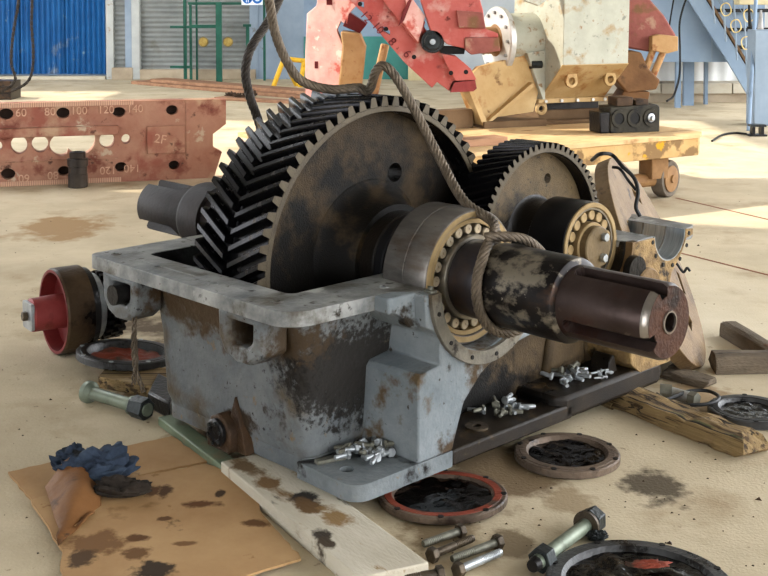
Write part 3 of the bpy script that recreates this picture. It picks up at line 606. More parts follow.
S(MB().lathe([(.635,.1065),(.646,.1068),(.6575,.0995),(.6575,.097)], 'x', n=24, loop=True, a0=math.radians(122), a1=math.radians(194)), 'chamfer', 'shaft_steel', ke)
S(MB().lathe([(.657,.026),(.663,.027),(.663,.032),(.657,.033)], 'x', n=40, loop=True), 'centre_hole_rim', 'shaft_steel', ke)
S(keyed(-1.50, -1.83, .105, .034, [math.radians(a) for a in (100, 222, -20)], .25, -1.58), 'keyed_end', 'shaft_far', smooth=40)
for o_ in [c for c in sh.children if c.type == 'MESH']: o_.location = (0, 0, 0)

# ------------------------------------------------------------------ large roller bearing
def bearing(base, label, parts, group=None):
    t = gthing('roller_bearing', label, 'bearing', base, group); return t
b1 = bearing((-.06, SY, SZ), 'large steel roller bearing around the thick output shaft', None)
B1 = lambda m, n, mt, **k: m.build(n, mt, b1, (0,0,0), **k)
B1(MB().lathe([(-.185,.175),(-.185,.209),(-.181,.213),(-.098,.213),(-.096,.211),(-.090,.211),(-.088,.213),(-.006,.213),(.0,.209),(.0,.186),(-.02,.180)], 'x', n=72, loop=True), 'outer_ring', 'bearing_steel')
B1(MB().lathe([(.0,.1885),(.0015,.1885),(.0015,.205),(.0,.206)], 'x', n=72, loop=True), 'ring_face', 'bearing_race')
B1(MB().lathe([(-.05,.184),(-.006,.184),(-.004,.182),(-.004,.169),(-.05,.166)], 'x', n=72, loop=True), 'cage_ring', 'bearing_race')
B1(MB().lathe([(-.05,.166),(-.05,.129),(-.06,.129),(-.06,.166)], 'x', n=64, loop=True), 'gap_shade_plate', 'black_gap')  # black ring that paints the shade in the gaps between rollers
B1(MB().lathe([(-.18,.116),(-.18,.134),(.006,.134),(.010,.131),(.010,.121),(.004,.116)], 'x', n=64, loop=True), 'inner_ring', 'bearing_inner')
rl = MB().lathe([(-.05,.0168),(-.012,.0168),(-.009,.0145),(-.009,.004),(-.011,.003),(-.011,0)], 'x', n=18).mesh('roller')
for k in range(21):
    q = 2*PI*k/21+.1; link('roller', rl, 'roller', b1, loc=(0, .151*math.cos(q), .151*math.sin(q)))

# ------------------------------------------------------------------ intermediate shaft with the smaller helical gear
IY = 1.19
s2 = gthing('intermediate_gear_shaft', 'smaller helical gear with thin teeth behind the large gear', 'gear shaft', (-.28, IY, SZ))
def S2(m, name, mat, parent=None, **k): return m.build(name, mat, parent or s2, (0,0,0), **k)
N2 = 66
r2 = S2(MB().lathe([(-.15,.326),(-.002,.326),(-.002,.312),(-.006,.308),(-.145,.305),(-.15,.31)], 'x', n=132, loop=True), 'gear_rim', 'gear_black', smooth=40)
S2(MB().lathe([(-.002,.3255),(.001,.3245),(.001,.3115),(-.002,.310)], 'x', n=132, loop=True), 'rim_face', 'gear_rim')
t2 = tooth_mesh(-.15, 0, math.radians(10), 0, .326, .347, .0098, .0056, 3)
teeth(t2, N2, r2, 'gear_black')
sec2 = [(.324,-.0104),(.336,-.0078),(.3455,-.0056),(.3465,-.0044),(.3465,.0044),(.3455,.0056),(.336,.0078),(.324,.0104)]
tm2 = MB().prism(sec2, 'x', .0, .0018).mesh('tooth_end', smooth=0)
for k in range(N2): link('tooth_end', tm2, 'gear_rim', r2, rot=(2*PI*k/N2, 0, 0))
hl2 = [(.22*math.cos(q), .22*math.sin(q)) for q in [math.radians(66), math.radians(246)]]
S2(MB().prism(circ(0,0,.309,64), 'x', -.105, -.055, [list(reversed(circ(0,0,.1,32)))] + [list(reversed(circ(y, z, .019, 16))) for y, z in hl2]), 'web', 'gear2_web')
S2(MB().lathe([(-.055,.15),(-.05,.138),(-.03,.126),(.02,.118),(.04,.115),(.04,.07),(-.16,.07),(-.16,.12),(-.105,.15)], 'x', n=48, loop=True), 'hub', 'gear_hub', smooth=60)
S2(MB().lathe([(-.86,.0),(-.86,.085),(.17,.085),(.17,.0)], 'x', n=40), 'shaft', 'shaft_dark')
S2(MB().lathe([(-.52,.085),(-.52,.108),(-.18,.108),(-.18,.085)], 'x', n=60, loop=True), 'pinion', 'gear_black')
b2 = bearing((-.07, IY, SZ), 'black roller bearing with bolted end plate on the smaller gear shaft', None)
B2 = lambda m, n, mt, **k: m.build(n, mt, b2, (0,0,0), **k)
B2(MB().lathe([(-.165,.12),(-.165,.15),(-.160,.156),(-.007,.156),(-.002,.152),(-.002,.136),(-.03,.132)], 'x', n=64, loop=True), 'outer_ring', 'bearing_dark')
B2(MB().lathe([(-.004,.135),(-.002,.135),(.0015,.138),(.0015,.153),(-.003,.1545)], 'x', n=64, loop=True), 'ring_face', 'bearing_race')
B2(MB().lathe([(-.03,.133),(-.004,.1345),(-.0045,.128),(-.03,.127)], 'x', n=64, loop=True), 'inner_lip', 'bearing_inner')
B2(MB().lathe([(-.03,.129),(-.03,.085),(-.04,.085),(-.04,.129)], 'x', n=48, loop=True), 'gap_shade_plate', 'black_gap')  # same painted shade behind the rollers of the second bearing
rl2 = MB().lathe([(-.035,.0185),(-.008,.0185),(-.005,.016),(-.005,0)], 'x', n=18).mesh('roller')
for k in range(15):
    q = 2*PI*k/15+.2; link('roller', rl2, 'bearing_race', b2, loc=(0, .109*math.cos(q), .109*math.sin(q)))
B2(MB().lathe([(-.03,.085),(.004,.085),(.006,.083),(.006,.07)], 'x', n=48), 'inner_ring', 'bearing_race')
pl = B2(MB().lathe([(.006,.074),(.030,.074),(.034,.070),(.034,.0)], 'x', n=48), 'end_plate', 'plate_brown')
def hexm(r, h, x0, c): return MB().prism(circ(c[0], c[1], r, 6, .3), 'x', x0, x0+h)
for q in (55, -65):
    y, z = .042*math.cos(math.radians(q)), .042*math.sin(math.radians(q))
    hexm(.0155, .018, .034, (y, z)).build('hex_bolt', 'bolt_zinc', pl, (0,0,0), bevel=.0015)

# ------------------------------------------------------------------ wire rope sling
def rope(name, pts, R, mat, label, cat='wire rope', strands=6, step=.008, lay=.12, base=None):
    path = resample(catmull(pts, 14), step); n = len(path); t = thing(name, label, cat, base if base is not None else path[-1])
    off = tuple(t.location); frames = []; prev = Vector((0.2,0.3,0.9))
    for i, p in enumerate(path):
        d = (path[min(i+1,n-1)]-path[max(i-1,0)]).normalized(); x = (prev-d*prev.dot(d)).normalized(); prev = x; frames.append((p, x, d.cross(x)))
    for s in range(strands):
        q0 = 2*PI*s/strands
        MB().tube([p + (x*math.cos(q0+2*PI*i*step/lay)+y*math.sin(q0+2*PI*i*step/lay))*R*.60 for i, (p, x, y) in enumerate(frames)], R*.31, 6).build('strand', mat, t, off, smooth=60, weld=False)
    return t
def L3(px, py, X):                    # world point on the gearbox plane x = X
    r = ray(px, py); a = Vector((math.cos(GR), math.sin(GR), 0)); k = (X-(Vector((0,0,CAMH))-GO).dot(a))/r.dot(a)
    return Vector((0,0,CAMH))+r*k
def wrap(x, r, deg): return W(x, SY+r*math.cos(math.radians(deg)), SZ+r*math.sin(math.radians(deg)))
seg = [L3(*p) for p in [(262,-60,-.70),(266,-20,-.70),(270,5,-.70),(275,32,-.70),(286,60,-.70),(302,81,-.68)]]
seg += [W(-.62,.455,1.163), W(-.56,.525,1.168), L3(369,90,-.53), L3(376,71,-.48), L3(385,66,-.45), L3(399,82,-.42), L3(420,120,-.37), L3(441,161,-.28), L3(464,201,-.13), W(.02,.565,.775)]
seg += [wrap(.075,.148,128), wrap(.085,.143,165), wrap(.09,.143,200), wrap(.095,.143,235), wrap(.105,.143,270), wrap(.12,.143,310), wrap(.13,.143,350), wrap(.13,.143,390), wrap(.115,.145,430), wrap(.085,.16,465), wrap(.06,.172,478)]
rope('wire_rope_sling', seg, .0185, 'rope', 'twisted steel wire rope draped over the gear and looped round the shaft')
seg = [L3(*p) for p in [(300,-40,-.86),(283,-8,-.88),(268,22,-.88),(251,48,-.88),(245.5,72,-.88),(250,97,-.88),(258,120,-.88)]] + [W(-.885,.40,.90), W(-.89,.42,.75), W(-.89,.43,.62)]
rope('wire_rope_sling', seg, .0185, 'rope_dark', 'steel wire rope curving down behind the far side of the gear teeth')
# frayed wires on the front rope
# short rope hanging from the left lug
a0 = W(-.94,-.125,.50)
seg = [W(-.955,-.06,.538), W(-.955,-.105,.52), W(-.955,-.115,.47), W(-.955,-.115,.36), W(-.955,-.11,.27), W(-.975,-.105,.22), W(-.99,-.10,.18)]
rope('rope_tail', seg, .010, 'rope', 'short frayed rope hanging from the left lifting lug', 'rope', 3, .008, .09)
seg = [W(-.925,-.06,.538), W(-.925,-.105,.52), W(-.935,-.12,.46), W(-.945,-.125,.36), W(-.94,-.125,.27), W(-.92,-.12,.22), W(-.90,-.115,.18)]
rope('rope_tail', seg, .010, 'rope', 'second rope end twisted round the first below the lug', 'rope', 3, .008, .09)

# ------------------------------------------------------------------ things under and around the housing
# pale plank under the housing
d = Vector((.568,-.129)).normalized(); nrm = Vector((-d.y, d.x)); A0 = Vector((-.266,-.14))
def gpoly(pts): return [((GM @ Vector((p[0],p[1],0))).x, (GM @ Vector((p[0],p[1],0))).y) for p in pts]
tag(MB().prism([(-.27,0),(.585,0),(.61,.19),(-.27,.19)], 'z', 0, .048).build('plank', 'plank_white', None, loc=W(A0.x,A0.y), rot=(0,0,GR+math.atan2(d.y,d.x)), bevel=.004), 'pale painted wooden plank under the left edge of the housing', 'plank')
# green bar
p0, p1 = G(166,418,.02), G(232,468,.02); dd = (p1-p0).normalized(); nn = Vector((-dd.y, dd.x, 0))
tag(MB().prism([((p0+nn*t*.03+e).x, (p0+nn*t*.03+e).y) for t, e in ((-1,Vector()),(-1,p1-p0),(1,p1-p0),(1,Vector()))], 'z', 0, .03).build('steel_bar', 'green_bar', None, (p0.x,p0.y,0), loc=(p0.x,p0.y,0), bevel=.004), 'flat pale green steel bar between the cardboard and the housing', 'bar')

# big broken timber on the right, running under the base rail
def timber(name, px0, px1, wd, ht, mat, label, cat='timber', rough=.006, n=10, z=0.0):
    a, b = G(*px0), G(*px1); dd = (b-a); L = dd.length; dd.normalize(); sg = 1 if dd.x > 0 else -1   # wd goes to the far side
    rings = []; rnd = random.Random(px0[0]*7+px0[1])
    for i in range(n+1):
        t = i/n; j = [rnd.uniform(-rough, rough) for _ in range(12)]; e = [rnd.uniform(-rough, rough)*4 if i in (0, n) else 0 for _ in range(8)]
        sec = [(0+j[0],0), (0+j[1],ht*.45+j[2]), (.006+j[3],ht*.9+j[4]), (wd*.35,ht+j[5]), (wd*.7,ht+j[6]), (wd-.006+j[7],ht*.93+j[8]), (wd+j[9],ht*.4+j[10]), (wd+j[11],0)]
        rings.append([(L*t+e[k], sg*s_, max(0,h_)+z) for k, (s_, h_) in enumerate(sec)])
    return tag(MB().loft(rings).build(name, mat, None, loc=(a.x,a.y,0), rot=(0,0,math.atan2(dd.y,dd.x)), smooth=0, bevel=.003), label, cat)
timber('timber', (598,402), (738,459), .13, .062, 'timber_old', 'weathered split timber sticking out from under the base rail', rough=.008, n=14)
timber('timber', (583,398), (612,410), .05, .02, 'timber_old', 'small wood splinter beside the split timber under the base', rough=.004, n=4)
timber('timber', (660,378), (705,390), .10, .03, 'timber_grey', 'thin dark board behind the hose fitting', rough=.004, n=4)
timber('timber', (719,336), (764,364), .085, .065, 'timber_grey', 'dark square bar slanting away at the right edge', rough=.002, n=3)
timber('timber', (717,375), (790,374), .10, .075, 'timber_grey', 'dark square block lying across the front of slanting bar', rough=.002, n=3)

# ---- cardboard
def card(pts, z, mat, label, jag=.004, th=.007):
    P = [G(x, y, z) for x, y in pts]; out = []
    rnd = random.Random(len(pts)*31+int(pts[0][0]))
    for a, b in zip(P, P[1:]+P[:1]):
        n = max(1, int((b-a).length/.03))
        for i in range(n):
            q = a.lerp(b, i/n)
            if i: q = q+Vector((rnd.uniform(-jag,jag), rnd.uniform(-jag,jag), 0))
            out.append((q.x, q.y))
    c = CARD_C[0].copy() if mat == 'cardboard_stained' else sum(P, Vector())/len(P); c.z = 0
    return tag(MB().prism(out, 'z', z, z+th).build('cardboard_sheet', mat, None, tuple(c), loc=c, smooth=0), label, 'cardboard')
card([(8,474),(60,462),(172,438),(208,463),(150,475),(120,482),(33,504)], .001, 'cardboard', 'upper sheet of flattened cardboard with a narrow torn front edge')
card([(31,502),(135,479),(206,466),(236,477),(258,495),(260,512),(280,536),(301,561),(240,580),(60,590),(63,553)], .010, 'cardboard_stained', 'large oil stained cardboard sheet in the left foreground', .005)
# torn flap, curled up
fp = []
nu, nv = 10, 8
for j in range(nv+1):
    for i in range(nu+1):
        u, v = i/nu, j/nv
        px = 46+u*54+v*18*(1-u)+(-6 if v > .8 else 0); py = 488-u*12+v*58*(1-.35*u)
        q = G(px, py, 0.02); h = .02+.07*math.sin(PI*u)*(1-v)**1.3+.02*noise.noise(Vector((u*3,v*3,1)))
        fp.append((q.x, q.y+.03*math.sin(PI*u)*(1-v), h))
m = MB().add(fp, [(j*(nu+1)+i, j*(nu+1)+i+1, (j+1)*(nu+1)+i+1, (j+1)*(nu+1)+i) for j in range(nv) for i in range(nu)])
fo = m.build('cardboard_flap', 'card_oily', None, fp[40], loc=fp[40], smooth=60); md = fo.modifiers.new('s', 'SOLIDIFY'); md.thickness = .005
tag(fo, 'torn brown oily cardboard flap curling up beside the rag', 'cardboard')
# rag
def blob(name, px, py, rx, ry, h, mat, label, cat, seed, amp=.45, z=.016, freq=2.4):
    c = G(px, py, 0); bm = bmesh.new(); bmesh.ops.create_icosphere(bm, subdivisions=5, radius=1)
    for v in bm.verts:
        p = v.co.copy(); n_ = noise.fractal(p*freq+Vector((seed,seed*2,0)), 1.0, 2.0, 3); r_ = abs(noise.noise(p*freq*1.7+Vector((seed,0,seed))))
        s_ = 1+amp*n_-.8*amp*r_
        v.co = Vector((p.x*rx*s_, p.y*ry*s_, max(0, (p.z*.5+.5)*h*s_*1.1)))
    me = bpy.data.meshes.new(name); bm.to_mesh(me); bm.free()
    for f in me.polygons: f.use_smooth = True
    o = link(name, me, mat, None, loc=(c.x, c.y, z)); return tag(o, label, cat)
blob('rag', 99, 486, .115, .075, .085, 'rag_blue', 'crumpled blue and dark oily rag on the cardboard', 'rag', 3.1, .38, .018, 1.5)
blob('rag', 72, 480, .06, .05, .07, 'rag_blue', 'small folded blue rag end at the left of the crumpled rag', 'rag', 8.3, .35, .018, 1.6)
blob('rag', 122, 503, .085, .035, .05, 'rag_dark', 'dark brown greasy rag strip lying right of the blue rag', 'rag', 5.7, .35, .018, 1.6)

# ---- flange covers full of oil
def cover(px, py, R, ht, rimw, mats, label, tilt=(0,0), z=0.0, bolts=8, dish=.55, group=None):
    c = G(px, py, z); t = thing('flange_cover', label, 'cover', (c.x, c.y, z), 0, group, rot=(tilt[0], tilt[1], px*.01))
    ri = R-rimw
    MB().lathe([(0,R-.006),(.004,R),(ht-.004,R),(ht,R-.005),(ht,ri+.004),(ht-.004,ri),(ht*.3,ri-.008),(0.0,ri-.01)], 'z', n=64, loop=True).build('rim', mats[0], t)
    MB().lathe([(ht-.001,ri+.003),(ht+.0015,ri+.005),(ht+.0015,ri+rimw*.6),(ht-.001,ri+rimw*.63)], 'z', n=64, loop=True).build('gasket_ring', mats[2], t)
    bm = bmesh.new(); n, k = 44, 12
    vs = [bm.verts.new((0,0,ht*dish))]
    for j in range(1, k+1):
        for i in range(n):
            q = 2*PI*i/n; r_ = (ri+.001)*j/k; x, y = r_*math.cos(q), r_*math.sin(q)
            hh = ht*dish + (.010*noise.noise(Vector((x*22+px, y*22, 1)))+.008*abs(noise.noise(Vector((x*50, y*50+px, 2)))) if j < k else 0)
            vs.append(bm.verts.new((x, y, hh)))
    for i in range(n): bm.faces.new((vs[0], vs[1+i], vs[1+(i+1) % n]))
    for j in range(k-1):
        for i in range(n): bm.faces.new((vs[1+j*n+i], vs[1+(j+1)*n+i], vs[1+(j+1)*n+(i+1) % n], vs[1+j*n+(i+1) % n]))
    me = bpy.data.meshes.new('oil_pool'); bm.to_mesh(me); bm.free()
    for f in me.polygons: f.use_smooth = True
    link('oil_pool', me, mats[1], t)
    hb = MB().lathe([(0,.009),(.0025,.009),(.0025,.0)], 'z', n=10).mesh('bolt_hole')
    for i in range(bolts):
        q = 2*PI*i/bolts+.2; rr = ri+rimw*.72; link('bolt_hole', hb, mats[3], t, loc=(rr*math.cos(q), rr*math.sin(q), ht))
    return t
cover(443, 500, .190, .022, .042, ('rim_grey','oil','rim_red','black_gap'), 'red rimmed flange cover full of black oil under the front foot', (math.radians(1.5), math.radians(-2)))
cover(567, 459, .168, .026, .042, ('rim_grey','oil','rim_grey','black_gap'), 'brown rimmed round cover filled with black oil below the base rail')
cover(640, 592, .235, .026, .045, ('rim_dark','oil','rim_dark','black_gap'), 'large dark flange cover cut off by the bottom edge')
cover(750, 416, .145, .030, .040, ('rim_dark','oil','mat_coil','black_gap'), 'grey flange cover with oily centre at the right edge')
lc = cover(126, 358, .195, .03, .045, ('rim_dark','rim_red','mat_coil','bolt_zinc'), 'black ring cover with red inside leaning under the housing', (math.radians(3), math.radians(4)), z=.045, dish=.1)
tag(MB().prism([(G(x,y).x, G(x,y).y) for x, y in ((98,388),(160,400),(172,380),(112,372))], 'z', 0, .045).build('wood_block', 'timber_old', None, tuple(G(128,386)), loc=G(128,386), bevel=.004), 'short wood block propping up the black ring cover', 'wood block')
blob('red_scrap', 648, 578, .055, .02, .012, 'rim_red', 'flake of red painted gasket lying in oily cover at bottom', 'scrap', 2.2, .3, .03)
blob('metal_lump', 597, 541, .03, .02, .025, 'nut_dark', 'small dark metal lump beside the large stud bolt', 'scrap', 4.2, .4, 0)

# ---- bolts
def bolt_parts(t, L, r, hr, hh, shank, head, thread=True, nut=False, x0=0.0):
    MB().prism(circ(0,0,hr,6), 'x', x0, x0+hh).build('head', head, t, bevel=.0015)
    prof = [(x0+hh,r),(x0+L*.55,r)]
    if thread:
        k = int(L*.42/.006); 
        for i in range(k): prof += [(x0+L*.56+i*.006, r*.98), (x0+L*.56+i*.006+.003, r*.86)]
    prof += [(x0+L-.003, r*.9), (x0+L, r*.75)]
    MB().lathe(prof, 'x', n=16).build('shank', shank, t)
    if nut: MB().prism(circ(0,0,hr,6,.4), 'x', x0+L*.8, x0+L*.8+hh*1.1, [list(reversed(circ(0,0,r*1.0,12)))]).build('nut', head, t, bevel=.0015)
def laid(name, p0, p1, r, hr, hh, shank, head, label, z=0.0, group=None, nut=False, cat='bolt'):
    a, b = G(*p0, z+hr*.86), G(*p1, z+hr*.86); dd = b-a
    t = thing(name, label, cat, a, group=group, rot=(0, 0, math.atan2(dd.y, dd.x)))
    bolt_parts(t, dd.length, r, hr, hh, shank, head, nut=nut); return t
gB = 'loose bolts on the floor in front'
laid('hex_bolt', (463,530), (423,544), .011, .020, .017, 'bolt_grey', 'bolt_dark', 'hex bolt furthest back of the loose bolts in front', group=gB)
laid('hex_bolt', (430,556), (473,538), .011, .021, .018, 'bolt_dark', 'bolt_dark', 'brown hex bolt second from the back among loose bolts', group=gB)
laid('hex_bolt', (500,541), (452,559), .011, .021, .018, 'bolt_grey', 'bolt_dark', 'hex bolt with head to the right in the loose group', group=gB)
laid('hex_bolt', (456,571), (501,552), .011, .021, .018, 'bolt_zinc', 'bolt_dark', 'hex bolt with white tape band nearest the front edge', group=gB)
laid('hex_bolt', (443,573), (404,579), .012, .021, .018, 'bolt_dark', 'bolt_dark', 'brown hex bolt cut by the bottom edge beside plank', group=gB)
# large bolt at left: round headed pin with a nut
a, b = G(92,393,.035), G(148,410,.035); dd = b-a
t = thing('stud_bolt', 'long pale green bolt with dark nut left of the housing', 'bolt', a, rot=(0,0,math.atan2(dd.y,dd.x)))
L = dd.length
MB().lathe([(-.03,.0),(-.03,.036),(-.026,.04),(-.006,.04),(.0,.034),(.01,.022),(.01,.0)], 'x', n=28).build('head', 'bolt_green', t)
MB().lathe([(.0,.0),(.0,.023),(L,.023),(L,.0)], 'x', n=24).build('shank', 'bolt_green', t)
MB().prism(circ(0,0,.040,6,.2), 'x', L*.76, L*.98, [list(reversed(circ(0,0,.0225,16)))]).build('nut', 'nut_dark', t, bevel=.003)
MB().lathe([(L*.72,.034),(L*.755,.034),(L*.755,.022),(L*.72,.022)], 'x', n=24, loop=True).build('washer', 'bolt_green', t)
tag(MB().prism([(G(x,y).x, G(x,y).y) for x, y in ((148,408),(170,420),(178,398),(158,388))], 'z', 0, .06).build('steel_block', 'black_steel', None, tuple(G(162,403)), loc=G(162,403), bevel=.008), 'black greasy steel block by the housing corner', 'block')
# large stud with two nuts, foreground right
a, b = G(538,562,.03), G(594,519,.03); dd = b-a; L = dd.length
t = thing('stud_bolt', 'large stud bolt with dark nuts at both ends in the foreground', 'bolt', a, rot=(0,0,math.atan2(dd.y,dd.x)))
MB().lathe([(-.01,.0),(-.01,.019),(L,.019),(L,.0)], 'x', n=24).build('shank', 'bolt_green', t)
MB().prism(circ(0,0,.034,6,.2), 'x', .005, .045, [list(reversed(circ(0,0,.0188,16)))]).build('nut', 'nut_dark', t, bevel=.003)
MB().prism(circ(0,0,.036,6,.5), 'x', L-.03, L+.012, [list(reversed(circ(0,0,.0188,16)))]).build('nut', 'nut_dark', t, bevel=.003)
MB().lathe([(L-.05,.038),(L-.04,.038),(L-.04,.0188),(L-.05,.0188)], 'x', n=24, loop=True).build('washer', 'bolt_dark', t)
MB().lathe([(-.03,.016),(-.01,.020),(-.01,.0)], 'x', n=18).build('thread_end', 'black_steel', t)
# piles of small bolts
def pile(cx, cy, cz, n, sx, sy, mats, label, group, seed, lmin=.04, lmax=.06, r=.0065):
    rnd = random.Random(seed); base = None
    for i in range(n):
        x, y = cx+rnd.uniform(-1,1)*sx, cy+rnd.uniform(-1,1)*sy
        q = 1-((x-cx)/sx)**2*.5-((y-cy)/sy)**2*.5
        z = cz+r*1.9+max(0, q)*rnd.choice((0,0,.011,.02))
        rot = (rnd.uniform(0,PI), rnd.uniform(-.3,.3) if z > cz+.02 else 0, rnd.uniform(0, 2*PI)); k = i % len(mats)
        loc = W(x, y, z)
        if base is None or k >= len(base):
            t = thing('small_bolt', label, 'bolt', loc, group=group, rot=rot)
            bolt_parts(t, lmin+(lmax-lmin)*k/max(1,len(mats)-1), r, r*1.9, r*1.3, mats[k], mats[k], thread=False)
            base = (base or [])+[t]
        else: dup(base[k], loc, rot)
ba = 'pile of bolts on the front foot'
pile(-.14, .185, .10, 24, .06, .06, ('bolt_zinc','bolt_grey','bolt_zinc'), 'small grey bolt in the pile on the front foot', ba, 3, .05, .07, .008)
pile(-.115, .755, .10, 14, .04, .055, ('bolt_grey','bolt_zinc'), 'small grey bolt in the middle pile on the base rail', 'middle pile of bolts on the base rail', 5, .045, .06, .0075)
pile(-.105, 1.12, .13, 16, .045, .075, ('bolt_zinc','bolt_grey','bolt_zinc'), 'small bright bolt in the far pile on the base rail', 'far pile of bolts on the base rail', 8, .045, .06, .0075)
pile(-.035, 1.22, .13, 9, .02, .04, ('bolt_zinc',), 'tiny pale bolt right beside the far pile', 'tiny bolts beside the far pile', 12, .03, .03, .004)
pile(-.03, 1.45, .13, 5, .02, .06, ('bolt_zinc',), 'tiny pale bolt near the far end of the base rail', 'last few bolts on the base rail', 9, .03, .03, .004)
wl = W(-.08, .60, .10)
tag(MB().lathe([(0,.016),(0,.038),(.006,.038),(.006,.016)], 'z', n=28, loop=True).build('washer', 'bolt_dark', None, loc=wl), 'dark steel washer lying on the base rail under the arch', 'washer')
wl = W(-.16, .075, .10)
tag(MB().box(-.075,.03,-.012,.012,0,.012).build('chisel', 'bolt_grey', None, loc=W(-.19,.105,.10), rot=(0,0,GR+1.3), bevel=.002), 'thin steel strip lying on the front foot left of the bolts', 'strip')

# hose, fitting and scrap right of the base
t = thing('hydraulic_fitting', 'grey steel pipe fitting beside a black hose loop at right', 'fitting', G(682,399,.025)); off = tuple(G(682,399,.025))
MB().tube([G(660,392,.03), G(672,393,.03)], .030, 14).build('collar', 'bolt_grey', t, off)
MB().tube([G(672,393,.03), G(690,398,.03)], .022, 14).build('body', 'bolt_zinc', t, off)
MB().tube([G(690,398,.03), G(697,400,.03)], .026, 6).build('nut', 'bolt_grey', t, off)
tag(MB().tube(catmull([G(x,y,.045) for x, y in ((657,394),(668,401),(690,405),(712,403),(719,397),(708,391),(690,391),(676,396),(662,402))]), .0065, 8).build('hose_loop', 'cable'), 'thin black hose loop lying over the grey fitting', 'hose')
tag(MB().prism([(G(x,y).x,G(x,y).y) for x, y in ((668,372),(676,380),(692,378),(690,370),(676,367))], 'z', 0, .025).build('scrap_plate', 'rust_plate', None, tuple(G(680,374)), loc=G(680,374), bevel=.003), 'rusty scrap plate below the end of the shaft', 'scrap')

# ---- red drum with sprocket at left
wc = G(56,354); Rw = .178
t = thing('drum_wheel', 'red hubbed brown drum wheel with black sprocket lying at left', 'wheel', (wc.x, wc.y, 0), math.atan2(-.573,-.82))
def DW(prof, name, mat, n=56, loop=True, **k): return MB().lathe(prof, 'x', (0,0,Rw), n, loop=loop).build(name, mat, t, **k)
DW([(-.105,Rw),(.0,Rw),(.008,Rw-.006),(.008,Rw-.016),(-.105,Rw-.02)], 'drum_shell', 'drum_brown')
DW([(.0085,Rw-.006),(.0095,Rw-.006),(.0095,Rw-.018),(-.05,Rw-.022),(-.06,.05),(-.08,.05),(-.08,Rw-.019)], 'dish', 'red_deep')
DW([(-.06,.0),(-.06,.072),(.10,.068),(.105,.06),(.105,.0)], 'hub', 'red_paint', loop=False)
hp = MB().prism(rrect(-.055,.055,Rw-.055,Rw+.055,.012), 'x', .105, .118).build('end_plate', 'bolt_zinc', t, bevel=.003)
MB().prism(circ(0,Rw,.020,6), 'x', .118, .138).build('end_bolt', 'bolt_dark', hp, bevel=.002)
DW([(-.105,Rw-.008),(-.135,Rw-.014),(-.145,Rw-.03),(-.145,.05),(-.105,.05)], 'back_plate', 'black_steel')
DW([(-.145,.135),(-.17,.135),(-.175,.125),(-.175,.05),(-.145,.05)], 'collar', 'bolt_zinc')
sp = DW([(-.175,.125),(-.26,.12),(-.26,.04),(-.175,.04)], 'sprocket', 'black_steel')
tb = MB().box(-.014,.014,-.009,.009,0,.022).mesh('sprocket_tooth', smooth=0)
for row in range(3):
    for k in range(20):
        q = 2*PI*k/20+row*.15; link('sprocket_tooth', tb, 'black_steel', sp, loc=(-.19-row*.027, -.122*math.sin(q), Rw+.122*math.cos(q)), rot=(q,0,0))

# ---- brown coupling disc leaning behind the housing end
az, el, Rd = math.radians(-19.3), math.radians(25.5), .45
ctr = Vector((1.115,4.838,Rd*math.cos(el)))
nv = Vector((math.cos(el)*math.cos(az), math.cos(el)*math.sin(az), math.sin(el)))
t = thing('coupling_disc', 'large brown coupling disc leaning behind the far end of housing', 'disc', ctr, rot=nv.to_track_quat('X','Z').to_euler())
slots = [list(reversed([(.30*math.cos(q)+s_*.02*math.cos(q)-w_*.05*math.sin(q), .30*math.sin(q)+s_*.02*math.sin(q)+w_*.05*math.cos(q)) for s_, w_ in ((-1,-1),(1,-1),(1,1),(-1,1))])) for q in [2*PI*k/8+.2 for k in (0,1,3,4,6,7)]]
MB().prism(circ(0,0,Rd,56), 'x', -.06, 0, slots+[list(reversed(circ(0,0,.1,24)))]).build('disc', 'disc_brown', t, bevel=.006)
MB().lathe([(-.14,.33),(-.06,.35),(-.06,.12),(-.14,.12)], 'x', n=40, loop=True).build('back_hub', 'disc_grey', t)
tag(MB().tube(catmull([V(592,160,4.85),V(600,154,4.7),V(612,155,4.72),V(622,166,4.68),V(634,178,4.66),V(638,192,4.63),V(636,207,4.6),V(640,216,4.6)]), .008, 8).build('cable', 'cable'), 'black cable hanging in front of the brown coupling disc', 'cable')
tag(MB().tube(catmull([V(612,167,4.7),V(620,169,4.69),V(628,180,4.66),V(636,190,4.63)]), .006, 8).build('cable', 'cable'), 'short black cable crossing the longer one on brown disc', 'cable')

# ------------------------------------------------------------------ background, left: ruled red casting
Q0 = Vector((-2.93, 9.089, 0)); Q1 = Vector((-1.391, 9.528, 0)); qd = (Q1-Q0).normalized(); qn = Vector((-qd.y, qd.x, 0))
QR = math.atan2(qd.y, qd.x)
def RB(px, py):                        # (s, z) on the front face of the casting
    r = ray(px, py); k = (Q0-Vector((0,0,CAMH))).dot(qn)/r.dot(qn); p = Vector((0,0,CAMH))+r*k
    return ((p-Q0).dot(qd), p.z)
rb = thing('ruled_casting', 'long rusty red casting with holes and a number scale at left', 'casting', Q0, QR)
zb = 0.0
outl = [(-.7,0.0), RB(214,179)]; outl[1] = (outl[1][0], 0.0)
outl += [RB(222,152), RB(213,147), RB(213,134), RB(226,124), RB(226,99)]
zt = RB(226,99)[1]; outl += [(-.7, RB(0,103)[1])]
def ell(px, py, rx, ry, n=16):
    c = RB(px, py); s = 9.3/FPX; return list(reversed([(c[0]+rx*s*math.cos(2*PI*k/n), c[1]+ry*s*math.sin(2*PI*k/n)) for k in range(n)]))
hol = [ell(*p) for p in ((6,114,7,5.5),(63,113,6.5,5.5),(119,112,6.5,5),(172,110,6,5),(8,174,7,5.5),(64,171,6,5),(121,167,6,5),(174,165,5.5,4.5),
    (-2,146,4,5),(19,145,8,9),(40,144,8,8.5),(107,140,7.5,8.5),(126,139,4.5,5))]
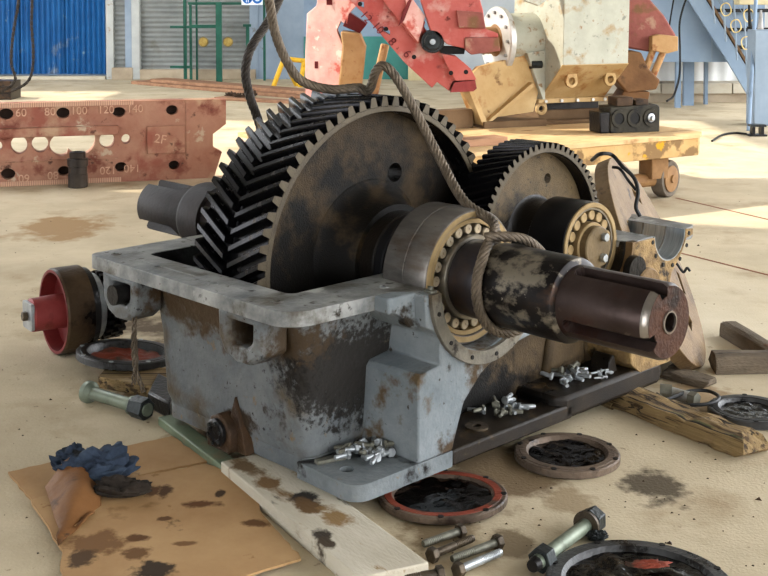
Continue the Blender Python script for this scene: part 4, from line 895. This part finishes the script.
c1, c2 = RB(61,145), RB(80,140); sc = 9.3/FPX; r1, r2_ = 11*sc, 15*sc
key = []
for k in range(21): q = math.radians(-140+ 280*k/20); key.append((c2[0]+r2_*math.cos(q), c2[1]+r2_*math.sin(q)))
for k in range(15): q = math.radians(60+ 240*k/14); key.append((c1[0]+r1*math.cos(q), c1[1]+r1*math.sin(q)))
hol.append(list(reversed(key)))
MB().prism(outl, 'y', 0, .13, hol).build('plate', 'bar_red', rb, bevel=.004)
for (pa, pb) in (((-60,122),(195,100)), ((-60,186),(195,158))):
    a, b = RB(*pa), RB(*pb); MB().box(max(a[0],-.7), b[0], .08, .128, max(.002,a[1]), b[1]).build('back_wall', 'hole_dark', rb)
a, b = RB(-40,138), RB(118,128)
MB().box(a[0], b[0], -.06, 0.01, b[1]-.045, b[1]+.025).build('rib', 'bar_red', rb, bevel=.005)
a, b = RB(-40,163), RB(118,158); MB().box(a[0], b[0], -.012, 0.01, b[1]-.006, b[1]+.006).build('rib', 'bar_red', rb, bevel=.003)
a, b = RB(147,154), RB(185,125); MB().box(a[0], b[0], -.02, 0.01, a[1], b[1]).build('raised_pad', 'bar_red', rb, bevel=.006)
a, b = RB(186,160), RB(188,100); MB().box(a[0], b[0], -.008, 0.01, a[1], b[1]).build('rib', 'bar_red', rb, bevel=.003)
tk = MB().box(-.006,.006,-.012,.002,-.018,.018).mesh('scale_tick', smooth=0)
for k in range(64):
    px = -6+k*2.2; s0, z0 = RB(px, 106); link('scale_tick', tk, 'bar_pale', rb, loc=(s0, 0, RB(0,103)[1]-.02))
    if px < 120: link('scale_tick', tk, 'bar_pale', rb, loc=(s0, 0, .02))
for txt, px, py, up in (('60',21,113,1),('80',50,112,1),('100',79,111,1),('120',106,110,1),('140',135,109,1),('60',24,178,-1),('80',53,175,-1),('120',108,170,-1),('140',132,168,-1)):
    me = text_mb(txt, .085, .006); c = RB(px, py)
    link('scale_number', me, 'bar_pale', rb, loc=(c[0], -.004, c[1]), rot=(PI/2, 0 if up > 0 else PI, 0))
me = text_mb('2F', .10, .006); c = RB(160,139); link('pad_mark', me, 'bar_pale', rb, loc=(c[0], -.022, c[1]), rot=(PI/2, .2, 0))
bc = G(78,187)
t = thing('steel_bush', 'dark upright steel bush standing before the red casting', 'bush', (bc.x, bc.y, 0))
MB().lathe([(0,.07),(.004,.074),(.10,.074),(.105,.070),(.16,.070),(.165,.078),(.215,.078),(.22,.072)], 'z', n=28).build('body', 'pin_dark', t)
MB().lathe([(.22,.060),(.262,.062),(.27,.056),(.27,.035),(.24,.03),(.24,.0)], 'z', n=28).build('collar', 'pin_dark', t)
# ropes hanging at the far left and the dark crate they end in
YL = 15.8
rope('hanging_rope', [V(19,-25,YL), V(18,5,YL), V(15,22,YL), V(12,45,YL), V(11.5,65,YL), V(15.5,78,YL), V(10,87,YL), V(0,92,YL)], .024, 'rope_dark', 'left of two dark ropes hanging before the blue door', 'rope', 4, .06, .3)
rope('hanging_rope', [V(32,-25,YL), V(32,5,YL), V(31.5,25,YL), V(33,45,YL), V(33,65,YL), V(30,78,YL), V(24,85,YL), V(10,92,YL)], .024, 'rope_dark', 'right of two dark ropes hanging before the blue door', 'rope', 4, .06, .3)
cc = G(0,100); t = thing('dark_crate', 'dark wooden crate at the far left edge', 'crate', (cc.x, cc.y, 0))
for k in range(3): MB().box(-.5,.15,-.02,.02,.02+k*.085,.09+k*.085).build('slat', 'rust_plate', t, bevel=.004)
MB().box(-.5,.15,.02,.45,0,.25).build('body', 'pin_dark', t)

# ---- green frame machine
YG = 19.6
gf = thing('green_frame', 'dark green steel frame stand before the grey shutter', 'frame', (V(219,60,YG).x, YG, 0)); off = (V(219,60,YG).x, YG, 0)
def gbar(x0, y0, x1, y1, wpx, name='bar', dy=0.0, to_floor=False, th=.06):
    a, b = V(x0,y0,YG+dy), V(x1,y1,YG+dy)
    if to_floor: b.z = 0
    h = wpx*YG/FPX/2
    m = MB()
    if abs(a.x-b.x) > abs(a.z-b.z): m.box(min(a.x,b.x), max(a.x,b.x), YG+dy, YG+dy+th, (a.z+b.z)/2-h, (a.z+b.z)/2+h)
    else: m.box((a.x+b.x)/2-h, (a.x+b.x)/2+h, YG+dy, YG+dy+th, min(a.z,b.z), max(a.z,b.z))
    return m.build(name, 'green_frame', gf, off, bevel=.004)
gbar(184.5,-10,185,78,3.2,'post',0,True); gbar(190,5,191,78,2.4,'post',.02,True); gbar(196,-10,197,78,1.8,'post',.3,True)
gbar(218.5,2,219,80,6,'post',-.1,True); gbar(264,-8,264.5,84,2.4,'post',.25,True)
gbar(188,4,264,3,2.6,'rail'); gbar(190,26.5,216,26.5,3.4,'ratchet_bar'); gbar(170,27,190,27,2.4,'arm'); gbar(170,67,190,67,2.4,'arm')
gbar(247.5,25,247.5,48,3.4,'arm',.1); gbar(243,25.5,251,25.5,2.6,'arm',.1); gbar(186,30,186,62,1.2,'rod',-.08)
for px in (203.5, 228):
    c = V(px,42,YG-.02)
    blb = MB().lathe([(-.06,.0),(-.06,.07),(-.02,.085),(.03,.07),(.05,.0)], 'y', n=10).build('knob', 'brass', gf, off, loc=(c.x-off[0], 0, c.z))
    for v in blb.data.vertices: v.co = v.co + Vector(off)
    for v in blb.data.vertices: v.co.x *= 1.0
sgn = V(252,-7,YG-.3); t = thing('round_sign', 'blue and white sign cut by the top edge', 'sign', sgn)
MB().box(-.17,.17,0,.015,-.19,.2).build('plate', 'sign_white', t)
for sx in (-.075, .085):
    MB().lathe([(-.006,.0),(-.006,.082),(0,.082)], 'y', (0,0,0), 24).build('blue_disc', 'sign_blue', t, loc=(sx,0,-.09))
MB().box(-.095,-.085,-.010,-.006,-.15,-.03).build('pictogram', 'sign_white', t); MB().box(-.065,-.055,-.010,-.006,-.15,-.03).build('pictogram', 'sign_white', t); MB().box(-.09,-.06,-.010,-.006,-.10,-.09).build('pictogram', 'sign_white', t)
MB().lathe([(-.010,.028),(-.006,.028),(-.006,.042),(-.010,.042)], 'y', (.085,0,-.09), 20, loop=True).build('pictogram', 'sign_white', t)
# yellow trestle
YT = 18.5
t = thing('yellow_trestle', 'worn yellow tube trestle left of the pink casting', 'trestle', (V(288,80,YT).x, YT, 0)); off = tuple(t.location)
for (a, b) in (((283.5,60),(273,87)), ((287,66),(297,87)), ((304,62),(300,88)), ((282,58.5),(306,61))):
    p, q = V(*a,YT), V(*b,YT+(.25 if b[0] == 297 else 0))
    if b[1] > 80: q.z = 0
    MB().tube([p, q], .038, 10).build('top_bar' if b[1] < 80 else 'leg', 'yellow', t, off)
# brown planks lying by the wall
def floorplank(p0, p1, wd, th, z, mat, label):
    a, b = G(*p0,z), G(*p1,z); dd = (b-a).normalized(); nn = Vector((-dd.y,dd.x,0))*wd
    return tag(MB().prism([(a.x,a.y),(b.x,b.y),(b.x+nn.x,b.y+nn.y),(a.x+nn.x,a.y+nn.y)], 'z', z, z+th).build('board', mat, None, tuple(a), loc=a, bevel=.004), label, 'board')
floorplank((131,84),(330,102), .5, .05, .0, 'plank_brown', 'long brown board on the floor along the grey shutter')
floorplank((150,82),(330,97), .35, .05, .051, 'plank_brown', 'second brown board stacked on the long brown board')
floorplank((214,100),(330,106), .22, .04, .0, 'plank_brown', 'short brown board in front of the stacked long boards')
for i, (px, py) in enumerate(((232,98),(241,100),(250,97))):
    blob('scrap_lump', px, py, .10, .08, .07, 'rust_plate', ['left rusty lump by the boards', 'middle rusty lump by the boards', 'right rusty lump by the boards'][i], 'scrap', 2.0+i, .5, 0)

# ------------------------------------------------------------------ trolley with machinery
TH = math.radians(30); TU = Vector((math.cos(TH), math.sin(TH), 0)); TV = Vector((-math.sin(TH), math.cos(TH), 0))
DZ = .47
T0 = G(712,133,DZ)                       # far right front corner of the deck
def TW(u, v, z): return T0+TU*u+TV*v+Vector((0,0,z-DZ))
tr = thing('flat_trolley', 'low yellow brown flat trolley carrying the cream machine', 'trolley', (T0.x, T0.y, 0), TH)
def TB(m, n, mt, **k): return m.build(n, mt, tr, **k)
TB(MB().prism([(-2.95,0),(-.12,0),(0,.10),(0,1.75),(-2.95,1.75)], 'z', DZ-.03, DZ), 'deck', 'deck_wood', bevel=.004)
TB(MB().prism([(-2.9,.012),(-.12,.012),(-.01,.11),(-.01,1.5),(-2.9,1.5)], 'z', DZ-.155, DZ-.03), 'side_frame', 'deck_side', bevel=.006)
TB(MB().box(-.75,-.02,.30,1.3,DZ-.20,DZ-.155), 'under_rail', 'wheel_hub', bevel=.004)
for (u, v) in ((-.26,.20), (-.26,1.4), (-2.5,1.4)):
    w_ = MB().lathe([(-.055,.0),(-.055,.05),(-.045,.06),(-.045,.105),(-.05,.112),(-.048,.13),(-.035,.136),(.035,.136),(.048,.13),(.05,.112),(.045,.105),(.045,.06),(.055,.05),(.055,.0)], 'x', n=36)
    wo = TB(w_, 'wheel', 'wheel_rubber', loc=(u, v, .136), rot=(0,0,-1.25))
    MB().lathe([(.046,.0),(.046,.095),(.056,.095),(.06,.06),(.06,.03),(.075,.028),(.075,.0)], 'x', n=28).build('wheel_hub', 'wheel_hub', wo)
TB(MB().lathe([(-.62,.05),(-.30,.05)], 'x', (0,.20,.136), 20), 'axle', 'wheel_hub')
TB(MB().box(-.46,-.30,.12,.26,.15,DZ-.15), 'axle_bracket', 'wheel_hub', bevel=.006)

# cream gearbox body: profile prism, left end is the sunlit facet
P0 = V(563,65,8.9)
cm = thing('cream_machine', 'cream painted drive gearbox with chamfered belly on the trolley', 'machine', (P0.x, P0.y, DZ), math.radians(22))
zc = P0.z-DZ
def CB(m, n, mt, **k): return m.build(n, mt, cm, **k)
CB(MB().prism([(0,zc),(-.015,zc+.62),(.10,zc+.75),(.75,zc+.75),(.78,zc+.2),(.62,zc-.27),(.34,zc-.285)], 'x', 0, .57), 'body', 'cream', bevel=.006)
CB(MB().prism([(-.003,zc-.004),(.34,zc-.288),(.35,zc-.285),(.004,zc+.004)], 'x', -.004, .574), 'belly_plate', 'cream_tan', bevel=.003)
CB(MB().box(-.03,.60,.31,.66,zc-.315,zc-.28), 'belly_flange', 'cream_tan', bevel=.004)
hb = MB().prism(circ(0,0,.013,6), 'y', -.015, 0).mesh('flange_bolt')
for x in (.03, .17, .31, .45, .56): link('flange_bolt', hb, 'silver', cm, loc=(x, .31, zc-.298))
def eye(x, y, z, s=1.0):
    m = MB().prism([(x+s*p, z+s*q) for p, q in [(.0,.15),(.018,.148)]+circ(0,0,.052,12,.35,-PI-.35)], 'y', y-.015, y+.015, [list(reversed([(x+s*p, z+s*q) for p, q in circ(0,0,.028,12)]))])
    return CB(m, 'lifting_eye', 'cream_tan', bevel=.003)
eye(.13, .10, zc-.13); eye(.47, .10, zc-.125); eye(.02, .36, zc-.36, .9); eye(.36, .42, zc-.36, .8)
CB(MB().box(.0,.7,.36,.9,0,.10).box(-.15,.75,.25,.95,.0,.03), 'skid', 'beam_brown', bevel=.006)
CB(MB().box(.02,.56,.40,.62,.10,zc-.31), 'pedestal', 'black_steel')
# left skirt bracket
CB(MB().prism([(-.66,.34),(-.52,.06),(-.08,.10),(-.02,.30),(-.16,zc+.06),(-.55,zc-.02)], 'y', .30, .36), 'skirt_plate', 'cream_tan', bevel=.004)
CB(MB().prism([(-.70,.36),(-.66,.36),(-.50,.02),(-.55,.02)], 'y', .22, .40), 'skirt_edge', 'cream_tan', bevel=.003)
CB(MB().prism([(-.50,.05),(-.46,.05),(-.10,.30),(-.12,.33)], 'y', .24, .31), 'skirt_gusset', 'cream_tan', bevel=.003)
CB(MB().box(-.55,-.02,.2,.5,0,.05), 'skid', 'beam_brown', bevel=.004)
CB(MB().prism([(-.16,zc+.08),(-.02,zc-.28),(.0,zc-.28),(.0,zc+.1)], 'y', .26, .34), 'corner_rib', 'cream', bevel=.004)
CB(MB().lathe([(-.12,.0),(-.12,.035),(-.03,.035),(-.03,0)], 'x', (0,.28,zc-.01), 14), 'oil_plug', 'nut_dark')
# bearing cap with flange ring, facing left
fy, fz = .48, zc+.17
CB(MB().lathe([(-.28,.0),(-.28,.20),(-.12,.21),(.02,.21),(.02,.0)], 'x', (0,fy,fz), 40), 'bearing_neck', 'cream')
rgo = CB(MB().lathe([(-.32,.12),(-.32,.25),(-.31,.26),(-.27,.26),(-.27,.12)], 'x', (0,fy,fz), 44, loop=True), 'flange_ring', 'silver')
rb_ = MB().lathe([(-.335,.0),(-.335,.014),(-.32,.014)], 'x', n=10).mesh('ring_bolt')
for k in range(12):
    q = 2*PI*k/12; link('ring_bolt', rb_, 'disc_grey', rgo, loc=(0, fy+.215*math.cos(q), fz+.215*math.sin(q)))
CB(MB().lathe([(-.48,.0),(-.48,.10),(-.33,.105),(-.32,.125),(-.29,.125),(-.29,.0)], 'x', (0,fy,fz), 28), 'shaft_stub', 'wheel_hub')
CB(MB().prism([(-.30,zc+.48),(.03,zc+.62),(.03,zc+.56),(-.18,zc+.44)], 'y', .05, .09), 'cover_lip', 'cream', bevel=.003)

# red castings (jaw beams) left of the cream machine
YJ = 9.3
def jpoly(pts, Y=YJ): return [(V(x,y,Y).x, V(x,y,Y).z) for x, y in pts]
jc = Vector((V(335,60,YJ).x, YJ, DZ))
jl = thing('pink_casting', 'pale pink upright casting with a tan foot behind the gear', 'casting', jc); off = tuple(jc)
JF = [(306,14),(316,6),(318,-12),(372,-12),(349,14),(347,25),(341,21),(337,30),(343,45),(338,95),(336,125.5),(305,125.5),(304,60)]
# left facing slab, turned towards the light
def jl_prism(pts, y0, y1, sh_): 
    P = jpoly(pts); n = len(P); vs = [(x, YJ+y0, z) for x, z in P]+[(x+sh_, YJ+y1, z) for x, z in P]
    tr_ = tessellate_polygon([[Vector((p[0],p[1],0)) for p in P]]); fs = [tuple(t) for t in tr_]+[tuple(i+n for i in reversed(t)) for t in tr_]
    return MB().add(vs, fs+[(i, (i+1)%n, (i+1)%n+n, i+n) for i in range(n)])
m = jl_prism(JF, 0, .22, .0)
for i, v in enumerate(m.v): m.v[i] = (v[0], v[1]+(v[0]-jc.x)*-.55+.0, v[2])
m.build('slab', 'jaw_pink', jl, off, bevel=.006)
MB().prism(jpoly([(341,31),(360,33),(366,47),(361,95),(358,125.5),(338,125.5),(338,95),(343,46)]), 'y', YJ-.13, YJ+.25).build('foot_block', 'jaw_tan', jl, off, bevel=.012)
MB().prism(jpoly([(349,12),(367,24),(360,33),(343,26)]), 'y', YJ-.05, YJ+.2).build('gap_shade_wedge', 'red_deep', jl, off, bevel=.004)  # dark red filler painted as the shade of an open gap
for (px, py, rx, ry) in ((316.5,65.5,.019,.028), (331,1,.035,.03)):
    c = V(px,py,YJ); MB().prism([(c.x-off[0]-rx, c.z-off[2]-ry),(c.x-off[0]+rx, c.z-off[2]-ry),(c.x-off[0]+rx, c.z-off[2]+ry),(c.x-off[0]-rx, c.z-off[2]+ry)], 'y', -.005+(c.x-jc.x)*-.55, .004+(c.x-jc.x)*-.55).build('pocket', 'red_deep', jl)
# diagonal beam
YB = 8.8; bc_ = Vector((V(430,50,YB).x, YB, DZ))
jb = thing('red_beam', 'red diagonal beam casting with toothed end and black bushing', 'casting', bc_); off = tuple(bc_)
jp = lambda pts: jpoly(pts, YB)
holes = [list(reversed(jp([(358,1),(364,2),(364,8),(359,6)]))), list(reversed(jp([(383,26),(390,31),(390,35),(383,31)])))]
MB().prism(jp([(335,-14),(362,12),(404,62),(432,88),(437,82),(449,91),(453,81),(475,81),(476,78),(448,55),(440,52),(410,5),(398,-14)]), 'y', YB, YB+.2, holes).build('beam', 'jaw_red', jb, off, bevel=.006)
MB().prism(jp([(372,-14),(410,35),(418,44),(425,22),(400,-14)]), 'y', YB-.05, YB+.01).build('raised_rib', 'jaw_red', jb, off, bevel=.008)
MB().prism(jp([(403,-14),(425,16),(418,42),(402,22),(406,4)]), 'y', YB-.07, YB-.04).build('side_pad', 'jaw_pink', jb, off, bevel=.006)
MB().prism(jp([(398,26),(407,2),(414,-6),(404,20)]), 'y', YB-.075, YB-.05).build('slot_shade', 'red_deep', jb, off)  # dark red plate that paints the shade inside the slot
MB().prism(jp([(450,92),(454,82),(475,80),(476.5,88),(473,91)]), 'y', YB-.04, YB+.16).build('toe_block', 'red_paint', jb, off, bevel=.004)
MB().prism(jp([(441,53),(456,56),(470,68),(476,79),(455,80),(447,66)]), 'y', YB-.06, YB+.12).build('lip', 'jaw_red', jb, off, bevel=.004)
# upper block with arm to the cream machine's shaft
MB().prism(jp([(416,-14),(475,-14),(482,10),(484,28),(497,33),(497,37),(464,37),(464,48),(447,44),(430,30)]), 'y', YB-.10, YB+.15).build('yoke', 'jaw_red', jb, off, bevel=.008)
MB().prism(jp([(456,10),(481,12),(484,28),(458,27)]), 'y', YB-.16, YB+.1).build('yoke_block', 'red_block', jb, off, bevel=.006)
MB().prism(jp([(464,37),(497,37),(499,50),(470,54),(464,49)]), 'y', YB-.12, YB+.12).build('arm', 'red_block', jb, off, bevel=.006)
bz = V(432,41,YB)
bu = MB().lathe([(-.14,.0),(-.14,.024),(-.135,.026),(-.125,.026),(-.125,.056),(-.115,.062),(-.10,.062),(-.10,.08),(-.06,.088),(-.06,.0)], 'y', (bz.x,YB,bz.z), 30).build('bushing', 'nut_dark', jb, off)
MB().lathe([(-.15,.0),(-.15,.02),(-.138,.022)], 'y', (bz.x,YB,bz.z), 16).build('pin_end', 'bolt_zinc', bu, off)
MB().prism(jp([(436,46),(465,47),(464,54),(442,54)]), 'y', YB-.03, YB+.1).build('yoke_gap_shade', 'black_gap', jb, off)  # black plate that paints the shaded gap between yoke and lip
for i, (px, py) in enumerate(((414,57), (451,73), (466,72), (386,29), (360,4))):
    c = V(px,py,YB-.062 if px > 440 else YB-.002); MB().lathe([(0,.0),(0,.017),(.01,.017)], 'y', (c.x,c.y,c.z), 12).build('bolt_hole', 'black_gap', jb, off)
for txt, px, py in (('12',366,17),('10',378,28),('8',392,42),('6',407,54)):
    me = text_mb(txt, .09, .006); c = V(px,py,YB); link('beam_number', me, 'red_deep', jb, loc=(c.x-off[0], -.004, c.z-off[2]), rot=(PI/2, .85, 0))
# brown prop leaning behind
tag(MB().tube([V(385,45,9.6), V(367,124,9.4)], .035, 8).build('wooden_prop', 'jaw_tan'), 'brown wooden prop leaning between pink casting and red beam', 'prop')
# red block and brown clamp right of the cream machine
kc = TW(-.62,.85,DZ); kz = V(645,60,9.3)
kb = thing('red_clamp_block', 'weathered red and brown clamp block behind the cream machine', 'casting', (kz.x, 9.3, DZ)); off = (kz.x, 9.3, DZ)
kp = lambda pts: jpoly(pts, 9.3)
MB().prism(kp([(618,-12),(640,-12),(664,15),(676,35),(674,51),(650,52),(626,48)]), 'y', 9.3, 9.6).build('upper_block', 'red_block', kb, off, bevel=.015)
MB().prism(kp([(649,36),(657,34),(675,36),(675,50),(664,53),(649,50)]), 'y', 9.2, 9.32).build('pad', 'jaw_tan', kb, off, bevel=.006)
MB().prism(kp([(622,50),(640,52),(647,68),(659,80),(655,89),(625,92),(615,80)]), 'y', 9.25, 9.6).build('lower_block', 'block_brown', kb, off, bevel=.012)
for (a, b) in (((653,50),(645,72)), ((663,52),(653,76))): MB().tube([V(*a,9.3), V(*b,9.3)], .026, 10).build('tie_rod', 'jaw_tan', kb, off)
MB().prism(kp([(625,90),(650,92),(648,102),(618,101)]), 'y', 9.3, 9.6).build('foot', 'block_brown', kb, off, bevel=.006)
# dark valve block on the deck
vb0 = G(638,134,DZ); vbz = DZ
t = thing('valve_block', 'dark greasy three bore valve block on the trolley', 'engine block', (vb0.x+.03, vb0.y+.1, vbz), TH*.5); t.scale = (.86, .86, .95)
m = MB().prism([(-.27,0),(.19,0),(.19,.19),(.165,.21),(-.27,.20)], 'y', 0, .22); m.build('body', 'valve_block', t, bevel=.008)
for i, x in enumerate((-.19,-.045,.105)):
    c_ = MB().lathe([(-.012,.045),(-.012,.068),(.0,.07),(.0,.045)], 'y', (x,0,.11), 26, loop=True).build('bore_ring', 'valve_block', t)
    MB().lathe([(-.004,.0),(-.004,.046),(0,.046)], 'y', (x,0,.11), 20).build('bore', 'black_gap', c_)
MB().lathe([(-.05,.0),(-.05,.014),(-.02,.016),(-.015,.034),(.0,.034)], 'y', (.105,0,.11), 16).build('spindle', 'bolt_zinc', t)
MB().box(-.20,-.05,.02,.2,.20,.27).box(-.02,.10,.03,.18,.20,.25).build('pipes', 'rust_plate', t, bevel=.008)
MB().box(-.36,-.27,.0,.22,0.0,.16).build('end_cover', 'black_steel', t, bevel=.01)
# boards between the red beam and the deck
tag(MB().box(-.5,.4,-.08,.08,0,.05).build('deck_board', 'plank_brown', None, loc=TW(-2.05,.30,DZ), rot=(0,0,TH), bevel=.004), 'brown board lying on the trolley left of the cream skirt', 'board')
tag(MB().box(-.8,.7,-.06,.06,0,.14).build('dark_beam', 'beam_brown', None, loc=TW(-2.0,1.2,DZ), rot=(0,0,TH), bevel=.004), 'dark steel beam lying along the back of the trolley deck', 'beam')

# ------------------------------------------------------------------ last details
tag(MB().tube(catmull([V(668,262,4.55),V(676,263,4.5),V(683,272,4.5),V(687,268,4.5),V(690,271,4.5)]), .005, 8).build('cable', 'cable'), 'thin bent wire sticking out behind the empty bearing seat', 'wire')
# grit on the floor
rnd = random.Random(21); m = MB()
for k in range(420):
    px, py = rnd.uniform(0,768), 200+376*rnd.random()**.8
    p = G(px, py); r_ = rnd.uniform(.0015,.0045)*(1 if rnd.random() < .92 else 2.2)
    lp = GM.inverted() @ p
    if -1.25 < lp.x < .12 and -.2 < lp.y < 1.7: continue
    q = rnd.uniform(0, 6)
    m.add([(p.x+r_*math.cos(q+t)*1.3, p.y+r_*math.sin(q+t), 0.0) for t in (0,2.1,4.2)]+[(p.x, p.y, r_*.9)], [(0,1,2),(0,1,3),(1,2,3),(2,0,3)])
tag(m.build('floor_grit', 'rust_plate', smooth=0), 'fine dark grit scattered over the concrete floor', 'grit', kind='stuff')
